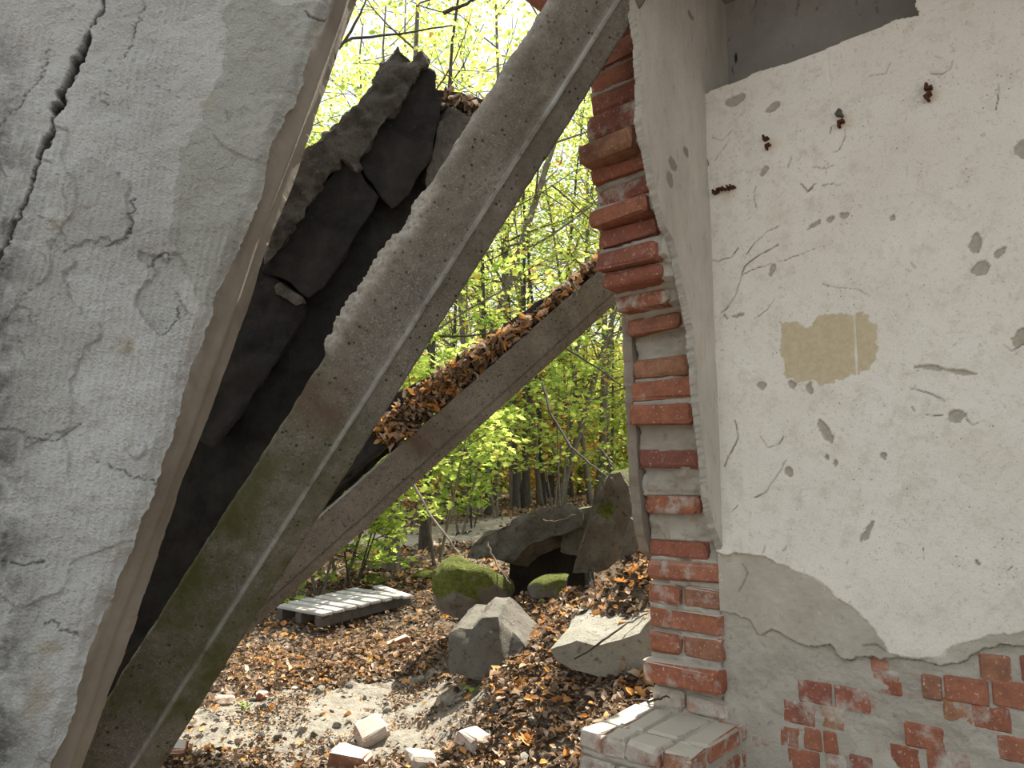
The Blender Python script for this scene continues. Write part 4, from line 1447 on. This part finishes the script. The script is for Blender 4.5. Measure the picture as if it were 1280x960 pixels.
# saplings by photo position
saps = [(440, 735, 'sap3'), (545, 705, 'sap1'), (575, 668, 'sap1'), (510, 668, 'sap1'), (425, 735, 'sap1'), (590, 660, 'sap3'),
        (400, 745, 'sap1'), (350, 750, 'sap1'), (620, 648, 'sap2'), (700, 640, 'sap2'), (760, 628, 'sap1')]
SAPL = ['low bushy sapling behind the left half of the pallet', 'thin sapling left of the mossy boulder',
        'thin sapling above the mossy boulder at the path edge', 'thin sapling standing behind the stout tree trunk', 'thin sapling beside the underside of the second beam', 'low bushy sapling beside the path left of the tilted slab',
        'thin sapling close under the second beam, left of the pallet middle', 'leftmost thin sapling, hidden mostly by the second beam', 'tall sapling at the far edge of the path', 'tall sapling behind the tilted concrete slab', 'thin sapling behind the upright slab']
for i, (px, py, kd) in enumerate(saps):
    g_ = ground_at(px, py)
    place_tree(kd, g_[0], g_[1], tr.uniform(0.8, 1.1), tr.uniform(0, 6.28), SAPL[i], 'maple_sapling', 'saplings behind the beams', cat='sapling')
for i in range(34):
    y = tr.uniform(11, 24)
    x = tr.uniform(-0.55, 0.35) * y
    if np.min(seg_dist(np.array([x]), np.array([y]), pathc)) < 1.3:
        continue
    kd = 'autumn' if i % 5 == 0 else ('sap2', 'sap1', 'sap3')[i % 3]
    place_tree(kd, x, y, tr.uniform(0.9, 1.4), tr.uniform(0, 6.28), 'rust-orange autumn shrub far among the trees' if kd == 'autumn' else 'green understory shrub far among the trees beyond the path', 'understory_shrub', 'autumn shrubs' if kd == 'autumn' else 'understory shrubs', cat='shrub')


for i in range(60):
    y = 24 + 24 * (i / 60.0) + tr.uniform(-1, 1)
    x = (((i * 0.618) % 1.0) * 1.25 - 0.72) * y
    place_tree('autumn' if i % 4 == 3 else 'bush', x, y, tr.uniform(0.8, 1.3) * (2.2 if i % 4 == 3 else 1), tr.uniform(0, 6.28), 'rust-orange thicket at the far back of the wood' if i % 4 == 3 else 'leafy green thicket at the far back of the wood', 'forest_thicket', 'rusty far thickets' if i % 4 == 3 else 'green far thickets', cat='thicket')


# ------------------------------------------------------------------ rocks and rubble
def rock_mesh(name, dims, seed, cuts=7, sub=4, amp=0.04, freq=3.0, flat=None, tight=(0.55, 0.9)):
    bm = bmesh.new()
    bmesh.ops.create_icosphere(bm, subdivisions=sub, radius=1)
    r = random.Random(seed)
    planes = []
    for i in range(cuts):
        d = Vector((r.gauss(0, 1), r.gauss(0, 1), r.gauss(0, 1))).normalized()
        planes.append((d, r.uniform(*tight)))
    for d in (flat or []):
        planes.append((Vector(d[:3]).normalized(), d[3]))
    for _ in range(2):
        for d, k in planes:
            for v in bm.verts:
                e = v.co.dot(d) - k
                if e > 0:
                    v.co -= d * e
    co = np.array([v.co[:] for v in bm.verts])
    n = fbm(co[:, 0] * freq, co[:, 1] * freq, co[:, 2] * freq, seed, 4) * amp
    for v, k in zip(bm.verts, n):
        v.co *= 1 + float(k)
        v.co.x *= dims[0] / 2
        v.co.y *= dims[1] / 2
        v.co.z *= dims[2] / 2
    me = bpy.data.meshes.new(name)
    bm.to_mesh(me)
    bm.free()
    for p in me.polygons:
        p.use_smooth = True
    me.set_sharp_from_angle(angle=math.radians(32))
    return me


def rock(name, label, cat, p, dims, seed, mat, rot=(0, 0, 0), group=None, **kw):
    me = rock_mesh(name, dims, seed, **kw)
    me.materials.append(M[mat])
    o = link(bpy.data.objects.new(name, me))
    o.location = Vector(p)
    o.rotation_euler = rot
    tag(o, label, cat, group)
    return o


# grey concrete chunk in front of the mound
bp = ground_at(612, 848)
ch = [(562, 792), (575, 784), (590, 786), (603, 774), (622, 772), (640, 790), (655, 806), (668, 822), (660, 838), (630, 850), (585, 850), (561, 842)]
Yb = bp[1] - 0.02
o = outline_prism('concrete_chunk', [at(x, y, Yb + (0.10 if y < 800 else 0.0) + 0.0022 * max(0, x - 615)) for x, y in ch], np.array([0.06, 0.36, 0.05]), M['rock'], None, 0.03, 0.014, 9, 11, smooth_=True)
set_auto(o, 35)
tag(o, 'flat-faced grey concrete chunk standing in the dead leaves', 'rubble')
# pale slab piece next to the brick end
Yp = 3.05
top_f = [(690, 812), (720, 800), (745, 806), (775, 800), (800, 792), (818, 770), (826, 748)]
bot_f = [(826, 800), (822, 830), (790, 842), (750, 846), (715, 838), (697, 826)]
o = outline_prism('pale_slab_piece', [at(x, y, Yp + 0.0012 * (826 - x) * 0.6) for x, y in top_f + bot_f], np.array([0.16, 0.42, 0.10]), M['rock_pale'], None, 0.035, 0.010, 8, 12)
tag(o, 'pale broken concrete slab beside the brick wall end with a twig on it', 'rubble')
# big tilted slab with the hollow below
Yt = 4.55
bs = [(592, 690), (604, 668), (622, 662), (640, 648), (668, 640), (690, 632), (712, 630), (728, 642), (726, 656), (700, 668), (668, 680), (652, 690), (640, 706), (622, 702)]
o = outline_prism('tilted_concrete_slab', [at(x, y, Yt) for x, y in bs], np.array([0.22, 0.75, -0.12]), M['rock_lichen'], None, 0.03, 0.026, 7, 13)
tag(o, 'big tilted concrete slab over a dark hollow, moss along its edge', 'rubble')
# near-black block standing in for the shade inside the hollow
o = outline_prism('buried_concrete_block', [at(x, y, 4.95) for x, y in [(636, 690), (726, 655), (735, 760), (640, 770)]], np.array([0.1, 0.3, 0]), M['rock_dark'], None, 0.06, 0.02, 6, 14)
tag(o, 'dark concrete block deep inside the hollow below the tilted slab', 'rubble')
# upright slab
Yu = 4.15
us = [(716, 716), (722, 690), (734, 655), (748, 622), (762, 592), (775, 590), (784, 604), (790, 640), (788, 672), (770, 700), (745, 716)]
o = outline_prism('upright_concrete_slab', [at(x, y, Yu + (0.0020 * max(0, x - 745))) for x, y in us], np.array([0.10, 0.30, 0.03]), M['rock_lichen'], None, 0.03, 0.026, 8, 15)
tag(o, 'concrete slab standing upright on the mound behind the brick end', 'rubble')
o = outline_prism('small_concrete_wedge', [at(x, y, 3.72) for x, y in [(775, 700), (779, 676), (788, 648), (798, 655), (806, 690), (812, 704)]], np.array([0.05, 0.14, 0]), M['rock'], None, 0.03, 0.008, 12, 16)
tag(o, 'small pointed concrete wedge between upright slab and brick end', 'rubble')
# block behind
o = outline_prism('grey_concrete_stub', [at(x, y, 4.6) for x, y in [(700, 690), (705, 650), (722, 636), (745, 632), (752, 660), (745, 700)]], np.array([0.1, 0.3, 0]), M['rock_lichen'], None, 0.04, 0.012, 9, 17)
tag(o, 'grey concrete stub wedged between tilted slab and upright slab', 'rubble')
o = outline_prism('thin_concrete_shard', [at(x, y, 4.8) for x, y in [(582, 698), (592, 680), (610, 664), (625, 662), (632, 668), (612, 684), (596, 700)]], np.array([0.1, 0.25, 0]), M['rock'], None, 0.035, 0.008, 9, 18)
tag(o, 'thin concrete shard at the left end of the tilted slab', 'rubble')
gp = at(592, 735, 4.45)
rock('mossy_boulder', 'round boulder thickly covered in green moss', 'boulder', gp, (0.50, 0.46, 0.42), 31, 'rock_moss', (0.1, 0.3, 0.4), amp=0.07)
gp = ground_at(562, 764)
rock('grey_boulder', 'grey stone at the foot of the mossy boulder', 'boulder', (gp[0], gp[1], gp[2] + 0.03), (0.22, 0.25, 0.16), 32, 'rock', (0, 0, 0.3))
gp = ground_at(690, 742)
rock('flat_grey_stone', 'flat grey stone lying among leaves on the mound', 'stone', (gp[0], gp[1], gp[2] + 0.04), (0.30, 0.24, 0.13), 33, 'rock_lichen', (0.15, -0.2, 0.3))
gp = ground_at(592, 756)
rock('grey_boulder', 'low grey stone between mossy boulder and concrete chunk', 'boulder', (gp[0], gp[1] - 0.1, gp[2] + 0.03), (0.28, 0.2, 0.14), 34, 'rock', (0.1, -0.2, 0.9))
for px, py, sx, sz, lb in [(468, 731, 0.26, 0.10, 'moss clump right behind the pallet boards'), (534, 722, 0.36, 0.09, 'long moss clump to the right of the pallet'), (352, 758, 0.22, 0.12, 'moss clump at the left corner of the pallet')]:
    gp = ground_at(px, py)
    rock('moss_clump', lb, 'moss', (gp[0], gp[1], gp[2] + 0.02), (sx, 0.2, sz * 1.6), int(px), 'moss', (0, 0, 0.2), amp=0.12, freq=6)

# loose brick pieces
def loose_brick(label, px, py, dims, rot, mat, seed, lift=0.5):
    gp = ground_at(px, py)
    me = brick_mesh('brick_fragment', *dims, seed, 0.007, 0.008)
    me.materials.append(M[mat])
    o = link(bpy.data.objects.new('brick_fragment', me))
    o.location = (gp[0], gp[1], gp[2] + dims[2] * lift * 0.6)
    o.rotation_euler = rot
    tag(o, label, 'brick')
    return o


loose_brick('mortar-caked brick half tipped up on the dust near the bottom edge', 464, 926, (0.13, 0.11, 0.10), (0.5, -0.35, 0.5), 'brick_limed', 401)
loose_brick('red brick piece at the bottom edge below the tipped brick', 438, 957, (0.16, 0.10, 0.075), (0.1, 0.1, -0.25), 'brick_dust', 402)
loose_brick('brick piece half buried beside the foot of the main beam', 214, 945, (0.12, 0.09, 0.06), (0.2, 0.1, 0.3), 'brick_dust', 403)
loose_brick('dark flat brick sliver leaning in the leaves by the twig', 497, 808, (0.16, 0.04, 0.06), (0.2, -0.3, 0.5), 'brick_dust', 404)
loose_brick('grey mortar brick lying flat on the dust at the bottom', 592, 930, (0.13, 0.11, 0.06), (0.2, 0.05, 0.9), 'brick_limed', 405)
loose_brick('grey brick corner cut by the bottom edge of the view', 525, 960, (0.11, 0.10, 0.07), (0.0, 0.2, 0.4), 'brick_limed', 406)
loose_brick('small grey brick stump in the leaf litter left of the dust', 326, 876, (0.055, 0.05, 0.06), (0.2, 0.2, 0.3), 'brick_dust', 407)
loose_brick('flat pale brick lying near the main beam foot', 280, 880, (0.10, 0.07, 0.045), (0.2, 0.1, 0.5), 'brick_wash', 408)

# small rubble stones
rr = random.Random(99)
rvar = []
for i in range(8):
    me = rock_mesh('rubble_stone', (1, 0.85, 0.6), 500 + i, sub=2, cuts=8)
    me.materials.append(M['rock_pale'] if i % 3 else M['rock'])
    rvar.append(me)
n_st = 0
for i in range(150):
    px, py = rr.uniform(195, 700), rr.uniform(850, 968)
    if px < 560 - (py - 780) * 1.9 + 0 and px < 200 + (960 - py) * 0.75:
        continue
    gp = ground_at(px, py)
    s = rr.choice([0.018, 0.022, 0.028, 0.035, 0.045, 0.06]) * rr.uniform(0.8, 1.2)
    o = link(bpy.data.objects.new('rubble_stone', rvar[i % 8]))
    o.location = (gp[0], gp[1], gp[2] + s * 0.12)
    o.rotation_euler = (rr.uniform(0, 6), rr.uniform(0, 6), rr.uniform(0, 6))
    o.scale = (s, s, s)
    tag(o, 'small pale rubble stone on the dusty ground', 'stone', 'small rubble stones')
    n_st += 1

# ------------------------------------------------------------------ pallet
g1 = ground_at(342, 778)
g2 = ground_at(402, 800)
g3 = ground_at(524, 764)
ux = (g2 - g1)
ux[2] = 0
Ls = np.linalg.norm(ux)
ux /= Ls
uy = (g3 - g2)
Lp = np.linalg.norm(uy[:2])
uy[2] = 0
uy -= ux * np.dot(uy, ux)
Lp = np.linalg.norm(uy)
uy /= Lp
zup = np.array([0, 0, 1.0])
slope = (ground_h(*(g1 + uy * Lp)[:2]) - ground_h(*g1[:2])) / Lp
pal = empty('wooden_pallet', (g1[0], g1[1], float(ground_h(g1[0], g1[1])) + 0.02))
tag(pal, 'weathered grey wooden pallet lying on the leaf-strewn forest floor', 'pallet')
Mrot = Matrix(((ux[0], uy[0], 0), (ux[1], uy[1], 0), (0, 0, 1)))
pal.rotation_euler = (Mrot @ Matrix.Rotation(math.atan(float(slope)), 3, 'X')).to_euler()


def box_obj(name, dims, loc, rot, mat, parent, seed=0, rough=0.002, bev=0.004):
    me = brick_mesh(name, *dims, seed, rough, bev)
    me.materials.append(mat)
    o = link(bpy.data.objects.new(name, me), parent)
    o.location = loc
    o.rotation_euler = rot
    return o


for k in range(3):
    box_obj('bearer', (0.07, Lp * 0.98, 0.075), (0.06 + k * (Ls - 0.12) / 2, Lp / 2, 0.04), (0, 0, 0), M['wood_dark'], pal, 600 + k)
nsl = 8
pitch_ = Lp / nsl
for k in range(nsl):
    jit = rr.uniform(-0.015, 0.015)
    rz_ = rr.uniform(-0.01, 0.01)
    if k == nsl - 1:
        rz_, jit = -0.28, 0.10
    box_obj('slat', (Ls + rr.uniform(-0.02, 0.03), pitch_ * 0.74, 0.024), (Ls / 2 + jit, pitch_ * (k + 0.5), 0.092), (rr.uniform(-0.02, 0.02), rr.uniform(-0.01, 0.01), rz_), M['wood'], pal, 610 + k)

# ------------------------------------------------------------------ dead branches and twigs
def branch(name, label, pts, r, mat='twig', sides=6, wig=0.01):
    pts = np.array(pts, float)
    k = max(8, 4 * len(pts))
    s = np.linspace(0, len(pts) - 1, k)
    P_ = np.stack([np.interp(s, np.arange(len(pts)), pts[:, c]) for c in range(3)], -1)
    g = np.random.default_rng(int(abs(pts[0][0]) * 1000) + 3)
    P_ += g.normal(0, wig * 0.3, P_.shape)
    o0 = P_[0].copy()
    o = tube(name, P_ - o0, r * (1 - 0.6 * np.linspace(0, 1, k)), M[mat], None, sides)
    o.location = Vector(o0)
    tag(o, label, 'branch')
    return o


def gpt(px, py, lift=0.012):
    p = ground_at(px, py)
    p[2] += lift
    return p


branch('dead_branch', 'thin dead branch lying on the leaves beside the main beam', [gpt(250, 856), gpt(290, 840), gpt(325, 826), gpt(352, 818)], 0.010)
branch('dead_branch', 'crooked dead branch in the leaves right of the pallet', [gpt(415, 812), gpt(445, 798), gpt(480, 786)], 0.010)
branch('dead_branch', 'short stick pointing at the mossy boulder', [gpt(535, 768), gpt(548, 758), at(560, 748, 4.5)], 0.008)
branch('dead_branch', 'bare stick slanting down to the left of the mossy boulder', [at(512, 596, 5.6), at(535, 640, 5.4), at(560, 672, 5.2), at(580, 702, 5.0)], 0.011)
branch('dead_branch', 'bent pale twig hanging over the hollow beside the mossy boulder', [at(608, 676, 4.45), at(618, 700, 4.4), at(628, 716, 4.3), at(638, 730, 4.25)], 0.007)
branch('dead_branch', 'long thin twig resting across the pale concrete slab', [at(718, 824, 3.0), at(752, 802, 3.0), at(778, 782, 3.1), at(800, 770, 3.25), at(824, 760, 3.3)], 0.0055, 'bark_dark')
branch('dead_branch', 'pale forked twig lying on the tilted concrete slab', [at(678, 650, 4.5), at(692, 652, 4.5), at(708, 648, 4.5), at(720, 642, 4.5)], 0.006)
branch('dead_branch', 'long dark branch arching down to the upright slab', [at(678, 478, 7.0), at(690, 520, 6.6), at(712, 556, 6.2), at(738, 580, 5.6), at(762, 598, 5.0)], 0.014, 'bark_dark')
branch('dead_branch', 'short broken branch sticking up above the upright slab', [at(752, 562, 4.8), at(762, 578, 4.7), at(774, 596, 4.5)], 0.010, 'bark_dark')
branch('dead_branch', 'pale stick in the leaves below the pale concrete slab', [gpt(726, 872), gpt(745, 862), gpt(772, 846)], 0.007)
branch('dead_branch', 'curved pale stick left of the brick end', [gpt(735, 885), gpt(752, 880), gpt(765, 868)], 0.007)
branch('dead_branch', 'dark root crossing from the leaf pile to the brick end', [gpt(790, 880), at(815, 876, 2.6), at(838, 870, 2.45)], 0.006, 'bark_dark')
branch('overhanging_branch', 'dark branch crossing the foliage above the tarred blocks', [at(400, 70, 6.0), at(440, 48, 6.2), at(500, 42, 6.4), at(565, 32, 6.6)], 0.017, 'bark_dark')
branch('overhanging_branch', 'short thick branch at the top between slab and main beam', [at(555, 16, 6.0), at(580, 6, 5.9), at(610, -12, 5.8)], 0.022, 'bark_dark')
branch('overhanging_branch', 'thin branch beside the top edge of the left slab', [at(425, 60, 5.6), at(450, 20, 5.6), at(462, -12, 5.6)], 0.014, 'bark_dark')
branch('overhanging_branch', 'upper thin branch against the sky left of the brick end', [at(690, 232, 7), at(712, 250, 7), at(735, 272, 7), at(760, 300, 7)], 0.010, 'bark_dark')
branch('overhanging_branch', 'lower thin branch pair left of the brick end', [at(680, 420, 7), at(715, 440, 7), at(750, 462, 7), at(785, 488, 7)], 0.012, 'bark_dark')

# green shoots by the pallet
def shoot(label, px, py, h, n, ls=0.09):
    gp = ground_at(px, py)
    e = empty('green_shoot', tuple(gp))
    g = np.random.default_rng(int(px))
    tube('stem', [[0, 0, 0], [0.01, 0, h * 0.5], [0.03, 0.01, h]], [0.004, 0.003, 0.002], M['shoot'], e, 5)
    for k in range(n):
        pos = np.array([[g.normal(0, ls * 0.55), g.normal(0, ls * 0.55), h * g.uniform(0.5, 1.05)]])
        v, f, t_ = leaves_np(pos, np.array([ls]), np.array([0.05 + 0.3 * g.random()]), g, 'maple', 0.5)
        mesh_np('leaf', v, [f], M['leaf'], e, {'tint': t_}, False)
    tag(e, label, 'seedling')


shoot('taller green seedling left of the pallet', 378, 757, 0.30, 8)
shoot('low green seedling in front of the second beam foot', 372, 768, 0.12, 6)
shoot('bright green seedling behind the left end of the pallet', 412, 742, 0.26, 7)
shoot('tiny green seedling sprouting beside the concrete chunk', 592, 868, 0.04, 4, 0.035)
shoot('tiny green seedling among stones near the main beam foot', 305, 888, 0.03, 6, 0.03)
shoot('tiny green plant beside the flat stone on the mound', 676, 752, 0.04, 5, 0.045)

# ------------------------------------------------------------------ leaf litter
g = np.random.default_rng(77)


def litter(name, label, n, sampler, size, parent=None, kind='simple'):
    X, Yp_ = sampler(n)
    pos = np.stack([X, Yp_, ground_h(X, Yp_) + g.uniform(0.002, 0.022, len(X))], -1)
    tn = np.clip(np.where(g.random(len(X)) < 0.14, g.normal(0.82, 0.09, len(X)), g.normal(0.28, 0.20, len(X))), 0, 1)
    v, f, t_ = leaves_np(pos, size * g.uniform(0.45, 1.25, len(X)), tn, g, kind, 0.42, 0.35)
    o = mesh_np(name, v, [f], M['litter'], parent, {'tint': t_}, False)
    tag(o, label, 'leaves', kind='stuff')
    return o


dpoly = dust_poly


def samp_near(n):
    X = g.uniform(-2.6, 1.3, n * 3)
    Yq = 2.3 + 4.8 * g.random(n * 3) ** 1.2
    dd_ = seg_dist(X, Yq, dpoly + [dpoly[0]])
    ins_ = inside(X, Yq, dpoly)
    pr_ = np.where(ins_, 0.05 + 0.25 * np.exp(-dd_ / 0.06), 1.0)
    cl = 0.35 + 0.65 * smooth(-0.4, 0.4, fbm(X * 2.5, Yq * 2.5, 0, 201, 3))
    pr_ = pr_ * cl
    k = g.random(n * 3) < pr_
    return X[k][:n], Yq[k][:n]


def samp_far(n):
    Yq = 6.8 + 12 * g.random(n) ** 1.3
    X = g.uniform(-0.55, 0.35, n) * Yq
    pd_ = seg_dist(X, Yq, pathc)
    k = g.random(n) < np.where(pd_ < 1.0, 0.15, 1.0)
    return X[k], Yq[k]


litter('leaf_litter', 'carpet of brown and orange dead leaves around mound and pallet', 40000, samp_near, 0.040)
litter('far_leaf_litter', 'dead leaves scattered along the path and under the trees', 16000, samp_far, 0.085)


def samp_crumb(n):
    X = g.uniform(-2.2, 1.0, n)
    Yq = 2.3 + 3.0 * g.random(n)
    k = smooth(-0.1, 0.3, fbm(X * 3.5, Yq * 3.5, 0, 203, 3)) > g.random(n)
    return X[k], Yq[k]


o = litter('leaf_crumbs', 'crumbs of dark rotten leaf and bark over the near ground', 60000, samp_crumb, 0.018)

# larger single leaves
lv_meshes = []
for i in range(10):
    gg = np.random.default_rng(900 + i)
    v, f, t_ = leaves_np(np.zeros((1, 3)), np.array([1.0]), np.array([[0.62, 0.8, 0.9, 0.74, 0.55, 0.84, 0.48, 0.7, 0.97, 0.87][i]]), gg, 'maple' if i % 2 else 'simple', 0.12, 0.55)
    ob = mesh_np('fallen_leaf', v, [f], M['litter'], None, {'tint': t_}, False)
    lv_meshes.append(ob.data)
    bpy.data.objects.remove(ob)
cnt = 0
while cnt < 300:
    u_ = rr.random()
    if u_ < 0.5:
        px, py = rr.uniform(580, 830), rr.uniform(700, 885)
    elif u_ < 0.9:
        px, py = rr.uniform(290, 640), rr.uniform(770, 870)
    else:
        px, py = rr.uniform(230, 720), rr.uniform(860, 955)
    if px < 560 and py > 780 and px < 200 + (960 - py) * 0.72:
        continue
    gp = ground_at(px, py)
    if inside(np.array([gp[0]]), np.array([gp[1]]), dpoly)[0] and rr.random() < 0.85:
        continue
    o = link(bpy.data.objects.new('fallen_leaf', lv_meshes[cnt % 10]))
    s = rr.uniform(0.042, 0.068)
    o.scale = (s, s, s)
    o.location = (gp[0], gp[1], gp[2] + 0.018)
    o.rotation_euler = (rr.gauss(0, 0.4), rr.gauss(0, 0.4), rr.uniform(0, 6.28))
    hue = ['pale tan', 'tan-orange', 'orange', 'light brown', 'pale beige', 'orange', 'brown', 'light brown', 'ochre', 'orange'][cnt % 10]
    where = 'on the mound by the brick wall end' if px > 640 else 'on the ground before the pallet' if py < 850 else 'near the dusty foreground'
    tag(o, hue + ' dead leaf lying ' + where, 'leaf', hue + ' leaves ' + where)
    cnt += 1

# leaves piled along the second beam and on the brown block
A2, w2_, n2_, L2 = sb_ax
n = 3200
s_ = g.uniform(-0.15, 0.62, n) ** 1.0 * L2
keep = g.random(n) < (0.35 + 0.65 * smooth(0.15, 0.45, s_ / L2))
s_ = s_[keep]
n = len(s_)
pos = b2T[None] + A2[None] * s_[:, None] + w2_[None] * (-0.10 - 0.125 * g.random(n) * (0.35 + 0.8 * smooth(0.1, 0.45, s_ / L2)))[:, None] + n2_[None] * (-0.02 - 0.12 * g.random(n))[:, None]
tn = np.clip(np.where(g.random(n) < 0.22, g.normal(0.84, 0.08, n), g.normal(0.40, 0.2, n)), 0, 1)
v, f, t_ = leaves_np(pos, 0.052 * g.uniform(0.4, 1.25, n), tn, g, 'simple', 0.7, 0.4)
o = mesh_np('beam_leaf_bed', v, [f], M['litter'], None, {'tint': t_}, False)
tag(o, 'bed of dead leaves lying along the top of the thinner beam', 'leaves', kind='stuff')
n = 120
pos = np.array([at(x, y, 2.5) for x, y in zip(g.uniform(552, 596, n), g.uniform(132, 146, n))]) + g.normal(0, 0.02, (n, 3))
v, f, t_ = leaves_np(pos, 0.045 * g.uniform(0.5, 1.1, n), np.clip(g.normal(0.35, 0.2, n), 0, 1), g, 'simple', 0.7, 0.4)
o = mesh_np('block_leaf_bed', v, [f], M['litter'], None, {'tint': t_}, False)
tag(o, 'small heap of dead leaves on the brown block stub', 'leaves', kind='stuff')
